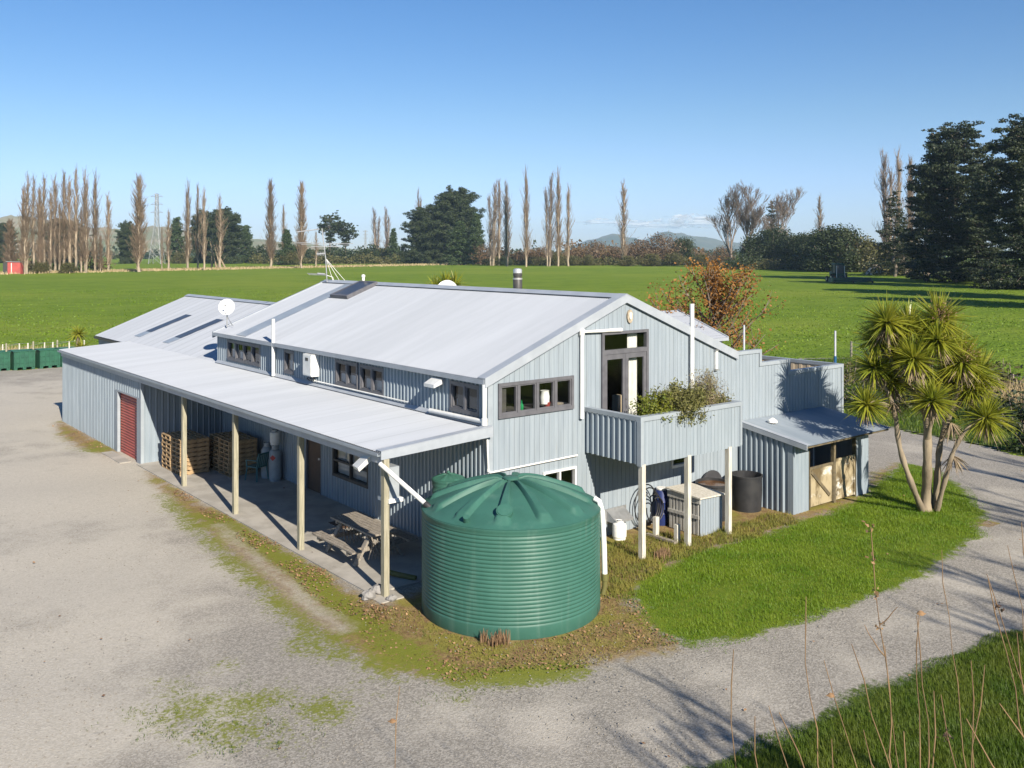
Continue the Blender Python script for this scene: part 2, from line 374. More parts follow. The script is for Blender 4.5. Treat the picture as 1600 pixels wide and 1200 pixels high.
def ground_mat():
    m, nt, out = nt_new('yard_ground'); L = nt.links
    tc = N(nt, 'ShaderNodeTexCoord'); vec = tc.outputs['Object']
    A = lambda k: N(nt, 'ShaderNodeAttribute', attribute_name=k).outputs['Fac']
    n1 = noise(nt, vec, .9, 4); n2 = noise(nt, vec, 4.5, 5, .65); n3 = noise(nt, vec, 22, 4, .7); n4 = noise(nt, vec, 85, 2, .6); n0 = noise(nt, vec, .25, 3)
    vo = N(nt, 'ShaderNodeTexVoronoi'); vo.inputs['Scale'].default_value = 38; L.new(vec, vo.inputs['Vector'])
    st = N(nt, 'ShaderNodeSeparateColor'); L.new(vo.outputs['Color'], st.inputs[0])
    grit = math_(nt, 'ADD', math_(nt, 'MULTIPLY', st.outputs[0], .55), math_(nt, 'MULTIPLY', n4, .45))
    grey = mixc(nt, sstep(nt, grit, .2, .85), (.215, .198, .17), (.385, .357, .312))
    tan_ = mixc(nt, sstep(nt, grit, .15, .9), (.395, .362, .305), (.49, .456, .395))
    wf = math_(nt, 'ADD', A('warm'), math_(nt, 'MULTIPLY', math_(nt, 'SUBTRACT', n1, .5), 1.3))
    wf = math_(nt, 'ADD', wf, math_(nt, 'MULTIPLY', math_(nt, 'SUBTRACT', n0, .5), 1.0))
    gravel = mixc(nt, sstep(nt, wf, .1, .85), grey, tan_)
    gravel = mixc(nt, math_(nt, 'MULTIPLY', sstep(nt, n2, .55, .8), .45), gravel, (.25, .24, .225))
    soilc = mixc(nt, sstep(nt, n2, .35, .65), (.20, .125, .06), (.31, .23, .10))
    soilc = mixc(nt, sstep(nt, n3, .45, .7), soilc, (.12, .075, .04))
    soilc = mixc(nt, math_(nt, 'MULTIPLY', sstep(nt, n1, .48, .62), .75), soilc, (.21, .20, .035))
    bare = mixc(nt, sstep(nt, grit, .2, .9), (.31, .275, .22), (.43, .39, .32))
    mossc = mixc(nt, sstep(nt, n3, .3, .7), (.135, .165, .018), (.19, .20, .030))
    grassc = mixc(nt, sstep(nt, n2, .3, .7), (.085, .14, .010), (.15, .19, .018))
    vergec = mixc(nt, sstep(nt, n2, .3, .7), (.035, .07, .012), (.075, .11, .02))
    j = math_(nt, 'ADD', math_(nt, 'MULTIPLY', math_(nt, 'SUBTRACT', n2, .5), .8), math_(nt, 'MULTIPLY', math_(nt, 'SUBTRACT', n1, .5), .9))
    j = math_(nt, 'ADD', j, math_(nt, 'MULTIPLY', math_(nt, 'SUBTRACT', n3, .5), .5))
    def w(attr, lo=-.12, hi=.14, amp=1.0): return sstep(nt, math_(nt, 'ADD', A(attr), math_(nt, 'MULTIPLY', j, amp)), lo, hi)
    c = mixc(nt, w('sd_border', -.25, .35, 1.2), gravel, soilc)
    tr = sstep(nt, math_(nt, 'ADD', A('track'), math_(nt, 'MULTIPLY', j, 1.3)), .3, 1.0); c = mixc(nt, tr, c, bare)
    mo = sstep(nt, math_(nt, 'ADD', math_(nt, 'ADD', A('moss'), math_(nt, 'MULTIPLY', j, .9)), math_(nt, 'MULTIPLY', math_(nt, 'SUBTRACT', noise(nt, vec, 13, 5, .75), .5), 1.7)), .42, .80)
    mo = math_(nt, 'MULTIPLY', mo, math_(nt, 'SUBTRACT', 1, math_(nt, 'MULTIPLY', tr, .75)))
    c = mixc(nt, math_(nt, 'MULTIPLY', mo, .92), c, mossc)
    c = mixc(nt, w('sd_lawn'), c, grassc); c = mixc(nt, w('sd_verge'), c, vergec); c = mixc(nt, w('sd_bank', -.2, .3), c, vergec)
    b = N(nt, 'ShaderNodeBsdfPrincipled'); b.inputs['Roughness'].default_value = .95; b.inputs['Specular IOR Level'].default_value = .15
    L.new(c, b.inputs['Base Color'])
    bn = N(nt, 'ShaderNodeBump'); bn.inputs['Strength'].default_value = .5; bn.inputs['Distance'].default_value = .025
    L.new(math_(nt, 'ADD', math_(nt, 'ADD', n3, math_(nt, 'MULTIPLY', n4, .5)), math_(nt, 'MULTIPLY', st.outputs[0], .35)), bn.inputs['Height']); L.new(bn.outputs[0], b.inputs['Normal'])
    L.new(b.outputs[0], out.inputs[0]); return m
M['ground'] = ground_mat()
relief = .015*np.sin(P2[:, 0]*.9+.7*np.sin(P2[:, 1]*.6)) + .012*np.sin(P2[:, 1]*1.3+P2[:, 0]*.35)
relief = np.where((P2[:, 0] > -3.2) & (P2[:, 0] < 14) & (P2[:, 1] > -4.2), 0, relief)
zz = relief
def zone(name, k):
    fs = quads[fc == k]; used = np.unique(fs); remap = np.zeros(len(P2), int); remap[used] = np.arange(len(used))
    o = mesh_np(name, np.column_stack([P2[used], zz[used]]), remap[fs], M['ground'], smooth=True)
    for an, arr in (('sd_lawn', sd['lawn']), ('sd_border', sd['border']), ('sd_verge', sd['verge']), ('sd_bank', sd['bank']), ('moss', moss), ('track', track), ('warm', warm)):
        at = o.data.attributes.new(an, 'FLOAT', 'POINT'); at.data.foreach_set('value', arr[used].astype(np.float32))
    return tag(o, kind='structure')
for nm, k in (('gravel_road', 0), ('lawn', 1), ('garden_border', 2), ('grass_verge', 3), ('grass_bank', 4)): zone(nm, k)

def field_mat():
    m, nt, out = nt_new('pasture'); L = nt.links
    tc = N(nt, 'ShaderNodeTexCoord'); vec = tc.outputs['Object']
    n0 = noise(nt, vec, .018, 4); n5 = noise(nt, vec, .35, 3, .6, (.06, .9, 1)); n1 = noise(nt, vec, .16, 4, .6); n2 = noise(nt, vec, .9, 4, .7); n3 = noise(nt, vec, 4.5, 3, .7)
    c = mixc(nt, sstep(nt, n1, .3, .7), (.122, .196, .018), (.182, .255, .028))
    c = mixc(nt, math_(nt, 'MULTIPLY', sstep(nt, n2, .45, .75), .6), c, (.075, .125, .008))
    c = mixc(nt, math_(nt, 'MULTIPLY', sstep(nt, n3, .5, .8), .55), c, (.20, .29, .025))
    c = mixc(nt, math_(nt, 'MULTIPLY', sstep(nt, n0, .45, .65), .55), c, (.22, .27, .035))
    c = mixc(nt, math_(nt, 'MULTIPLY', sstep(nt, n5, .55, .72), .4), c, (.23, .27, .05)); c = mixc(nt, math_(nt, 'MULTIPLY', sstep(nt, n5, .45, .28), .35), c, (.075, .14, .012))
    b = N(nt, 'ShaderNodeBsdfPrincipled'); b.inputs['Roughness'].default_value = .9; b.inputs['Specular IOR Level'].default_value = .1
    L.new(c, b.inputs['Base Color'])
    bn = N(nt, 'ShaderNodeBump'); bn.inputs['Strength'].default_value = 1; bn.inputs['Distance'].default_value = .5
    L.new(math_(nt, 'ADD', n2, math_(nt, 'MULTIPLY', n3, .4)), bn.inputs['Height']); L.new(bn.outputs[0], b.inputs['Normal'])
    L.new(b.outputs[0], out.inputs[0]); return m
M['field'] = field_mat()
rr = [0, 30, 60, 120, 250, 500, 1000, 2000, 4000, 7000]; na = 96
fv = [(0, 0, -.03)] + [(CAM[0]+r*math.cos(2*math.pi*j/na), CAM[1]+r*math.sin(2*math.pi*j/na), -.03) for r in rr[1:] for j in range(na)]
fb = MB(); fb.v = fv
fb.f = [(0, 1+j, 1+(j+1) % na) for j in range(na)] + [(1+i*na+j, 1+(i+1)*na+j, 1+(i+1)*na+(j+1) % na, 1+i*na+(j+1) % na) for i in range(len(rr)-2) for j in range(na)]
fb.v[0] = (CAM[0], CAM[1], -.03)
tag(fb.build('field', M['field']), kind='structure')

# concrete floor under the veranda
sb = MB(); sb.prism([(-2.92, .12, .03), (0, .12, .03), (0, 15.2, .03), (-2.92, 15.2, .03)], (0, 0, -.12))
sb.box(-3.3, -2.92, 15.75, 17.85, -.05, .028)
sb.box(-3.02, -2.45, -.42, .12, -.05, .022)
tag(sb.build('patio_slab', M['concrete']), kind='structure')

# ---------------------------------------------------------------- THE FARM BUILDING
house = thing('farm_building', 'long two-storey pale grey iron-clad farm building with veranda and balcony', 'building', (4.3, 7.8, 0))
def roofz(x): return 4.22 + (5.91-4.22)/4.31*(x if x <= 4.31 else 8.62-x)
# gable wall
GW = (.28, 2.54, 3.29, 4.04); FD = (3.50, 5.12, 2.22, 5.01); LW = (1.60, 2.63, 1.12, 1.86); SW = (6.05, 6.75, 1.35, 1.95)
w = MB(); w.clad((0, 0, 0), (1, 0, 0), (0, 0, 1), (0, -1, 0), boards(8.62), lambda u: 0, lambda u: roofz(u)-.02, [GW, FD, LW, SW])
w.build('gable_wall', M['wall'], house)
w = MB(); w.prism([(-.03, -.03, 0), (.10, -.03, 0), (.10, -.002, 0), (-.002, -.002, 0), (-.002, .12, 0), (-.03, .12, 0)], (0, 0, 4.14)); w.build('corner_board', M['trim'], house)
w = MB(); w.box(4.295, 4.325, -.012, -.001, 5.05, 5.80); w.build('cover_batten', M['trim'], house)
# side wall (upper and lower) in ribbed steel
SWIN = [(12.04, 14.71, 3.33, 3.99), (9.60, 10.26, 3.32, 4.0), (5.77, 6.99, 3.31, 3.99), (4.42, 5.64, 3.28, 3.98), (.30, 1.42, 3.33, 3.99)]
LOW = [(5.2, 7.15, .75, 1.58), (7.9, 8.75, 0, 2.0)]
w = MB(); w.clad((0, 15.69, 0), (0, -1, 0), (0, 0, 1), (-1, 0, 0), ribs(15.69), lambda u: 0, lambda u: 4.2, [(15.69-b, 15.69-a, c, d) for a, b, c, d in SWIN+LOW])
w.build('side_wall', M['steel'], house)
w = MB(); w.quad((8.62, 0, 0), (8.62, 15.69, 0), (8.62, 15.69, 4.2), (8.62, 0, 4.2))
w.add([(8.62, 15.69, 0), (0, 15.69, 0), (0, 15.69, 4.2), (4.31, 15.69, 5.88), (8.62, 15.69, 4.2)], [(0, 1, 2, 3, 4)])
w.build('rear_wall', M['steel'], house)
# main roof
sl = math.hypot(4.31, 1.69); ca, sa = 4.31/sl, 1.69/sl
roof = MB()
roof.clad((-.12*ca, -.06, 4.22-.12*sa), (0, 1, 0), (ca, 0, sa), (-sa, 0, ca), corr(15.85, amp=.007), lambda u: 0, lambda u: sl+.12)
roof.clad((8.62+.12*ca, -.06, 4.22-.12*sa), (0, 1, 0), (-ca, 0, sa), (sa, 0, ca), corr(15.85, amp=.007), lambda u: 0, lambda u: sl+.12)
roof = roof.build('roof', M['roof'], house)
r = MB()
for sgn, x0 in ((1, 4.31), (-1, 4.31)):
    a = np.array([4.31, -.1, 5.945]); d = np.array([-sgn*ca, 0, -sa])*.24
    r.prism([a, a+d, a+d+[0, 15.98, 0], a+[0, 15.98, 0]], (0, 0, .012))
r.build('ridge_cap', M['flash'], roof)
for sgn in (1, -1):
    zz0 = 5.91-4.46*sa/ca
    A = np.array([4.31-sgn*4.46, 0, zz0]); B = np.array([4.31, 0, 5.91]); h_ = np.array([0, 0, 1/ca])
    r = MB(); r.prism([A+[0, -.09, 0]-h_*.16, B+[0, -.09, 0]-h_*.16, B+[0, -.09, 0]+h_*.022, B+[0, .20, 0]+h_*.022, B+[0, .20, 0]+h_*.048, B+[0, -.09, 0]+h_*.048, A+[0, -.09, 0]+h_*.048][:2]+[B+[0, -.09, 0]+h_*.048, A+[0, -.09, 0]+h_*.048], (0, .085, 0))
    r.prism([A+[0, -.004, 0]+h_*.022, B+[0, -.004, 0]+h_*.022, B+[0, .20, 0]+h_*.022, A+[0, .20, 0]+h_*.022], tuple(h_*.0265))
    r.build('barge_flashing', M['flash'], roof)
    A2 = A+[0, 15.72, 0]; B2 = B+[0, 15.72, 0]
    r = MB(); r.prism([A2-h_*.16, B2-h_*.16, B2+h_*.04, A2+h_*.04], (0, .09, 0)); r.build('barge_flashing', M['flash'], roof)
def onroof(X, Y, h=0.0): return np.array([X-sa*h, Y, 4.22+X*sa/ca+ca*h])
r = MB(); r.prism([onroof(-.05, 13.12, .012), onroof(4.1, 13.12, .012), onroof(4.1, 13.92, .012), onroof(-.05, 13.92, .012)], (-sa*.006, 0, ca*.006))
r.build('clear_roof_sheet', M['poly'], roof)
r = MB()
for (x0, x1, y0, y1) in ((3.0, 4.2, 11.78, 11.86), (3.0, 4.2, 12.9, 12.98), (3.0, 3.08, 11.86, 12.9), (4.12, 4.2, 11.86, 12.9)):
    p = [onroof(x0, y0, 0), onroof(x1, y0, 0), onroof(x1, y1, 0), onroof(x0, y1, 0)]; r.prism(p, (-sa*.13, 0, ca*.13))
sk = r.build('skylight', M['frame'], roof)
r = MB(); r.prism([onroof(3.08, 11.86, .105), onroof(4.12, 11.86, .105), onroof(4.12, 12.9, .105), onroof(3.08, 12.9, .105)], (-sa*.015, 0, ca*.015))
r.build('pane', M['darksheet'], sk)
r = MB(); r.prism([onroof(2.3, 11.7, .012), onroof(3.0, 11.7, .012), onroof(3.0, 13.05, .012), onroof(2.3, 13.05, .012)], (-sa*.004, 0, ca*.004))
# gutters
def gutter(a, b, nm, par, mat='flash', wd=.11, hh=.10):
    a = Vector(a); b = Vector(b); d = (b-a).normalized(); o = Vector((-1, 0, 0))
    q = MB(); prof = [(0, 0), (0, -hh), (wd, -hh), (wd, .008), (wd-.012, .008), (wd-.012, -hh+.012), (.012, -hh+.012), (.012, 0)]
    q.prism([a + o*u + Vector((0, 0, v)) for u, v in prof], b-a)
    return q.build(nm, M[mat], par)
gutter((-.06, -.06, 4.17), (-.06, 15.75, 4.17), 'gutter', house)
# windows ----------------------------------------------------
def window(O, U, Nn, u0, u1, z0, z1, mull, par=house, fmat='frame', name='window', fw=.06, sash=True, depth=.55, blind=None, rails=(), inner=.9):
    O, U, Nn = (np.array(a, float) for a in (O, U, Nn)); Z = np.array([0, 0, 1.])
    def bx(mb, a, b, c, d, n0, n1):
        p = [O+U*a+Z*c+Nn*n0, O+U*b+Z*c+Nn*n0, O+U*b+Z*d+Nn*n0, O+U*a+Z*d+Nn*n0]; mb.prism(p, tuple(Nn*(n1-n0)))
    f = MB(); e = .012
    bx(f, u0-e, u1+e, z0-e-.02, z0+fw, -.06, .05); bx(f, u0-e, u1+e, z1-fw, z1+e, -.06, .045)
    bx(f, u0-e, u0+fw, z0+fw, z1-fw, -.06, .045); bx(f, u1-fw, u1+e, z0+fw, z1-fw, -.06, .045)
    us = [u0+fw] + [u0+(u1-u0)*m for m in mull] + [u1-fw]
    for m in us[1:-1]: bx(f, m-fw*.55, m+fw*.55, z0+fw, z1-fw, -.055, .04)
    for rz in rails: bx(f, u0+fw, u1-fw, rz-fw*.5, rz+fw*.5, -.05, .042)
    fo = f.build(name, M[fmat], par)
    p = MB()
    if sash:
        s = MB(); t = .032
        for i in range(len(us)-1):
            a = us[i]+(fw*.55 if i else 0); b = us[i+1]-(fw*.55 if i < len(us)-2 else 0)
            zs = [z0+fw] + [q for q in rails] + [z1-fw]
            for k in range(len(zs)-1):
                c = zs[k]+(fw*.5 if k else 0); d = zs[k+1]-(fw*.5 if k < len(zs)-2 else 0)
                bx(s, a, b, c, c+t, -.04, .022); bx(s, a, b, d-t, d, -.04, .022); bx(s, a, a+t, c+t, d-t, -.04, .022); bx(s, b-t, b, c+t, d-t, -.04, .022)
        s.build('sash', M[fmat], fo)
    p.quad(*[O+U*u+Z*z+Nn*-.027 for u, z in ((u0+fw*.5, z0+fw*.5), (u1-fw*.5, z0+fw*.5), (u1-fw*.5, z1-fw*.5), (u0+fw*.5, z1-fw*.5))]); p.build('pane', M['glass'], fo)
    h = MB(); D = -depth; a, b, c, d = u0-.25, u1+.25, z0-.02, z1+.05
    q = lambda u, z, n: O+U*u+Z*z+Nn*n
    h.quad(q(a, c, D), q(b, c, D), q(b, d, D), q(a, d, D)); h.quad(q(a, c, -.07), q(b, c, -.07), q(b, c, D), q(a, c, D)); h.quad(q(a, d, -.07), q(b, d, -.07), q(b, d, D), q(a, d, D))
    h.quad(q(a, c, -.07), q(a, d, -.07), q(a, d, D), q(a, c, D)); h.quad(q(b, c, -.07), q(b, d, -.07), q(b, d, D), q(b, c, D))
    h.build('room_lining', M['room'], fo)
    if blind:
        for (a, b, c, d) in blind:
            k = MB(); n = 14
            k.clad(O+Nn*(-.12)+U*a, U, Z, Nn, [((b-a)*i/n, .012*math.sin(i*1.9)) for i in range(n+1)], lambda u: c, lambda u: d)
            k.build('blind', M['net'], fo)
    return fo
def clone_children(o): pass
window((0, 0, 0), (1, 0, 0), (0, -1, 0), *GW, (.25, .5, .75), depth=1.2)
window((0, 0, 0), (1, 0, 0), (0, -1, 0), *LW, (.5,), fmat='whitewin', fw=.045, depth=1.0, sash=False)
window((0, 0, 0), (1, 0, 0), (0, -1, 0), *SW, (), fmat='whitewin', fw=.04, depth=1.0, sash=False)
U_, N_ = (0, -1, 0), (-1, 0, 0)
for i, (a, b, c, d) in enumerate(SWIN):
    mull = [(.25, .5, .75), (), (.5,), (.5,), (.5,)][i]
    L_ = b-a
    bl = [[(-b+.1, -b+.62, c+.05, d-.05), (-b+.75, -b+1.3, c+.05, c+.3)], [(-b+.1, -a-.08, c+.05, d-.05)], [(-b+.05, -a-.05, c+.05, c+.30)], [(-b+.05, -a-.05, c+.05, c+.33)], [(-b+.05, -a-.05, c+.05, c+.25)]][i]
    window((0, 0, 0), U_, N_, -b, -a, c, d, mull, blind=bl)
window((0, 0, 0), U_, N_, -LOW[0][1], -LOW[0][0], LOW[0][2], LOW[0][3], (.5,), fmat='dark', fw=.05, rails=(1.18,), sash=False, blind=[(-7.1, -5.25, .8, 1.5)])
# brown veranda door
d = MB(); d.box(.02, .06, 7.9, 8.75, .03, 2.0); dd = d.build('door', M['brown'], house)
d = MB(); d.box(-.04, .08, 7.84, 7.9, .03, 2.06).box(-.04, .08, 8.75, 8.81, .03, 2.06).box(-.04, .08, 7.9, 8.75, 2.0, 2.06); d.build('door_frame', M['frame'], dd)
d = MB(); d.lathe([(.03, 0), (.03, .05)], (-.02, 8.0, 1.0), 10); d.build('handle', M['alu'], dd)
# french doors with transom
x0, x1, z0, z1 = FD
f = MB()
def fb_(a, b, c, d, n0=-.05, n1=.06): f.box(a, b, -n1, -n0, c, d)
fb_(x0-.02, x0+.06, z0, z1+.02); fb_(x1-.06, x1+.02, z0, z1+.02); fb_(x0+.06, x1-.06, z1-.05, z1+.02); fb_(x0+.06, x1-.06, 4.47, 4.58)
fd = f.build('french_door', M['frame'], house)
xm = (x0+x1)/2
for a, b in ((x0+.062, xm-.004), (xm+.004, x1-.062)):
    l = MB(); t = .10
    l.box(a, a+t, -.045, .0, z0+.02, 4.465).box(b-t, b, -.045, .0, z0+.02, 4.465).box(a+t, b-t, -.045, 0, z0+.02, z0+.2).box(a+t, b-t, -.045, 0, 4.34, 4.465)
    l.build('door_leaf', M['frame'], fd)
p = MB(); p.quad((x0+.05, -.018, z0+.1), (x1-.05, -.018, z0+.1), (x1-.05, -.018, z1-.04), (x0+.05, -.018, z1-.04)); p.build('pane', M['glass'], fd)
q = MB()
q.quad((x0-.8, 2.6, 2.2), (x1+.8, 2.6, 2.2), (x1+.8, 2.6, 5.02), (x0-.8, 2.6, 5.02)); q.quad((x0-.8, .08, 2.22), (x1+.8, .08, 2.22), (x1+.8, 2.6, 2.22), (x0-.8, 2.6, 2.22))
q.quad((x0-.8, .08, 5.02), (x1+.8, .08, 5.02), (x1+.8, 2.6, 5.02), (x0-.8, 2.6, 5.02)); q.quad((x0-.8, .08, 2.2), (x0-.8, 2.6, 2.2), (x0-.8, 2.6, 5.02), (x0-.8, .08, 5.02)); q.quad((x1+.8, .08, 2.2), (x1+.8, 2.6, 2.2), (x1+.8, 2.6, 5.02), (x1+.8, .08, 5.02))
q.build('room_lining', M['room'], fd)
# extension behind (lower ridge)
EY0, EY1 = 15.8, 30.3
esl = math.hypot(4.33, 1.74); ec, es = 4.33/esl, 1.74/esl
ew = MB()
ew.clad((0, EY1, 0), (0, -1, 0), (0, 0, 1), (-1, 0, 0), ribs(EY1-EY0), lambda u: 0, lambda u: 3.06)
ew.add([(0, EY1, 0), (0, EY1, 3.08), (4.33, EY1, 4.8), (8.66, EY1, 3.08), (8.66, EY1, 0)], [(0, 1, 2, 3, 4)]); ew.quad((8.66, EY0, 0), (8.66, EY1, 0), (8.66, EY1, 3.08), (8.66, EY0, 3.08))
ew.build('extension_wall', M['steel'], house)
er = MB()
er.clad((-.15*ec, EY0-.05, 3.11-.15*es), (0, 1, 0), (ec, 0, es), (-es, 0, ec), corr(EY1-EY0+.25), lambda u: 0, lambda u: esl+.15)
er.clad((8.66+.15*ec, EY0-.05, 3.11-.15*es), (0, 1, 0), (-ec, 0, es), (es, 0, ec), corr(EY1-EY0+.25), lambda u: 0, lambda u: esl+.15)
er = er.build('extension_roof', M['roof'], house)
def onext(X, Y, h=0): return np.array([X-es*h, Y, 3.11+X*es/ec+ec*h])
k = MB()
for sgn in (1, -1):
    a = np.array([4.33, EY0, 4.885]); dd_ = np.array([-sgn*ec, 0, -es])*.22
    k.prism([a, a+dd_, a+dd_+[0, EY1-EY0+.2, 0], a+[0, EY1-EY0+.2, 0]], (0, 0, .012))
k.build('ridge_cap', M['flash'], er)
for y in (25.3, 21.6):
    k = MB(); k.prism([onext(.9, y+.25, .012), onext(2.6, y, .012), onext(2.6, y+.75, .012), onext(.9, y+1.0, .012)], (-es*.005, 0, ec*.005)); k.build('clear_roof_sheet', M['darksheet'], er)
    k = MB(); k.prism([onext(.42, y+.32, .012), onext(.88, y+.253, .012), onext(.88, y+1.0, .012), onext(.42, y+1.07, .012)], (-es*.004, 0, ec*.004)); k.build('clear_roof_sheet', M['poly'], er)
gutter((-.1, EY0, 3.03), (-.1, EY1+.1, 3.03), 'gutter', house, 'dark')
# veranda -----------------------------------------------------
vsl = math.hypot(2.82, .17); vc, vs = 2.82/vsl, .17/vsl
v = MB(); v.clad((-2.86, -.16, 2.945), (0, 1, 0), (vc, 0, vs), (-vs, 0, vc), corr(25.72, amp=.009), lambda u: 0, lambda u: vsl+.02)
ver = v.build('veranda_roof', M['roof'], house)
v = MB()
v.prism([(-2.86, -.185, 2.80), (-.0, -.185, 2.925), (-.0, -.185, 3.145), (-2.86, -.185, 2.965)], (0, .024, 0))
v.prism([(-2.86, -.187, 2.968), (-.0, -.187, 3.148), (-.0, .02, 3.15), (-2.86, .02, 2.97)], (0, 0, .014))
v.build('fascia', M['flash'], ver); v = MB()
v.prism([(-2.86, 25.545, 2.80), (0, 25.545, 2.925), (0, 25.545, 3.145), (-2.86, 25.545, 2.965)], (0, .024, 0)); v.build('fascia', M['flash'], ver)
v = MB(); v.prism([(-.13, 0, 3.135), (-.035, 0, 3.21), (-.035, 15.6, 3.21), (-.13, 15.6, 3.135)], (0, 0, .012)); v.build('apron_flashing', M['flash'], ver)
gutter((-2.85, -.15, 2.925), (-2.85, 25.55, 2.925), 'gutter', ver, 'trim', .08, .05)
v = MB(); v.box(-2.82, -2.74, -.1, 25.4, 2.70, 2.86); v.build('fascia_beam', M['flash'], ver)
v = MB()
for y in np.arange(.6, 15, .9): v.bar((-2.74, y, 2.84), (0, y, 3.0), .05, .14)
v.build('rafter', M['post'], ver)
pv = None
for y in (11.36, 7.52, 3.67, -.12):
    p = MB(); s_ = .062
    p.box(-2.73-s_, -2.73+s_, y-s_, y+s_, .0, 2.80)
    p.build('post', M['post'], ver)
# veranda end room
RD = (15.58, 17.72, 0, 2.12)
v = MB(); v.clad((-2.75, 25.4, 0), (0, -1, 0), (0, 0, 1), (-1, 0, 0), ribs(10.2, .20, .05, .03, .036), lambda u: 0, lambda u: 2.82, [(25.4-RD[1], 25.4-RD[0], 0, RD[3])])
v.clad((-2.75, 15.2, 0), (1, 0, 0), (0, 0, 1), (0, -1, 0), ribs(2.75, .2, .03, .016, .018), lambda u: 0, lambda u: 2.86+u*.05)
v.quad((-2.75, 25.4, 0), (0, 25.4, 0), (0, 25.4, 3), (-2.75, 25.4, 2.85))
v.build('store_wall', M['steel'], house)
v = MB(); v.box(-2.80, -2.70, RD[1], RD[1]+.26, 0, RD[3]+.06).box(-2.80, -2.70, 15.16, RD[0], 0, RD[3]+.06).box(-2.80, -2.70, RD[0], RD[1], RD[3], RD[3]+.06).box(-2.80, -2.70, 15.16, 15.24, RD[3]+.06, 2.80)
v.build('door_surround', M['trim'], house)
v = MB(); n = 22
v.clad((-2.665, RD[0], .0), (0, 0, 1), (0, 1, 0), (-1, 0, 0), [(RD[3]*i/(n*4), .03*abs(math.sin(math.pi*i/4))) for i in range(n*4+1)], lambda u: 0, lambda u: RD[1]-RD[0])
v.box(-2.695, -2.65, RD[0], RD[1], 0.0, .06)
v.build('roller_door', M['red'], house)
# balcony -----------------------------------------------------
BX0, BX1, BY = 2.97, 6.6, -1.83
b = MB(); b.box(BX0+.09, BX1-.09, BY+.09, -.012, 2.19, 2.26); bal = b.build('balcony', M['timber'], house)
b = MB(); b.clad((BX0, BY, 2.13), (1, 0, 0), (0, 0, 1), (0, -1, 0), boards(BX1-BX0, .13), lambda u: 0, lambda u: 1.03)
b.quad((BX0, BY+.08, 2.26), (BX1, BY+.08, 2.26), (BX1, BY+.08, 3.14), (BX0, BY+.08, 3.14)); b.build('front_panel', M['wall'], bal)
b = MB(); b.clad((BX0, 0, 2.16), (0, -1, 0), (0, 0, 1), (-1, 0, 0), ribs(1.83, .178, .04, .028, .04), lambda u: 0, lambda u: 1.0)
b.quad((BX0+.06, 0, 2.26), (BX0+.06, BY, 2.26), (BX0+.06, BY, 3.14), (BX0+.06, 0, 3.14)); b.build('side_panel', M['steel'], bal)
b = MB(); b.quad((BX1, 0, 2.16), (BX1, BY, 2.16), (BX1, BY, 3.16), (BX1, 0, 3.16)); b.quad((BX1-.06, 0, 2.26), (BX1-.06, BY, 2.26), (BX1-.06, BY, 3.14), (BX1-.06, 0, 3.14)); b.build('side_panel', M['wall'], bal)
b = MB(); b.box(BX0-.04, BX0+.12, BY-.03, 0, 3.145, 3.25).box(BX0+.12, BX1-.12, BY-.03, BY+.14, 3.145, 3.25).box(BX1-.12, BX1+.03, BY-.03, 0, 3.145, 3.25)
b.box(BX0-.046, BX0+.0, BY-.04, BY+.09, 2.13, 3.144).box(BX0, BX0+.06, BY-.026, BY-.0, 2.16, 3.144).box(BX1-.06, BX1+.02, BY-.026, BY, 2.16, 3.144); b.build('rail_cap', M['trim'], bal)
b = MB(); b.box(BX0+.1, BX1-.1, BY+.1, BY+.55, 2.30, 3.05).box(BX1-.6, BX1-.1, BY+.55, -.2, 2.30, 3.0); b.build('planter_trough', M['soil'], bal)
for px_ in (2.985+.06, 4.62, 6.15):
    p = MB(); p.box(px_-.058, px_+.058, BY+.0-.02, BY+.10, 0, 2.165); p.build('post', M['whitepost'], bal)
# terrace wing with stepped parapet, and the low roof behind it
def par(u): return 4.12 if u < 1.27 else (3.74 if u < 2.65 else 3.38)
t = MB()
us = boards(5.5); 
t.clad((8.62, 0, 0), (1, 0, 0), (0, 0, 1), (0, -1, 0), us, lambda u: 0, lambda u: 3.38)
t.clad((8.62, 0, 0), (1, 0, 0), (0, 0, 1), (0, -1, 0), [p for p in us if p[0] < 1.26]+[(1.27, 0)], lambda u: 3.38, lambda u: 4.12)
t.clad((8.62, 0, 0), (1, 0, 0), (0, 0, 1), (0, -1, 0), [(1.27, 0)]+[p for p in us if 1.28 < p[0] < 2.64]+[(2.65, 0)], lambda u: 3.38, lambda u: 3.74)
t.clad((14.12, 0, 0), (0, 1, 0), (0, 0, 1), (1, 0, 0), boards(6.5), lambda u: 0, lambda u: 3.38)
ter = t.build('terrace_wall', M['wall'], house)
t = MB()
t.box(8.62, 9.92, -.03, .14, 4.10, 4.20).box(9.82, 9.92, -.03, .14, 3.82, 4.10).box(9.82, 11.30, -.03, .14, 3.715, 3.82).box(11.2, 11.30, -.03, .14, 3.465, 3.715).box(11.2, 14.16, -.03, .14, 3.36, 3.465)
t.box(14.02, 14.17, .14, 6.5, 3.36, 3.465).box(14.06, 14.15, -.03, .0, 0, 3.36); t.build('parapet_cap', M['trim'], ter)
t = MB(); t.clad((14.04, 6.4, 2.3), (0, -1, 0), (0, 0, 1), (-1, 0, 0), ribs(6.3, .3, .1, .03, .008), lambda u: 0, lambda u: 1.06); t.quad((8.7, .1, 2.3), (14.04, .1, 2.3), (14.04, .1, 3.36), (8.7, .1, 3.36)); t.build('lining_boards', M['tan'], ter)
t = MB(); t.box(8.63, 14.03, .11, 6.5, 2.15, 2.3); t.build('terrace_deck', M['timber'], ter)
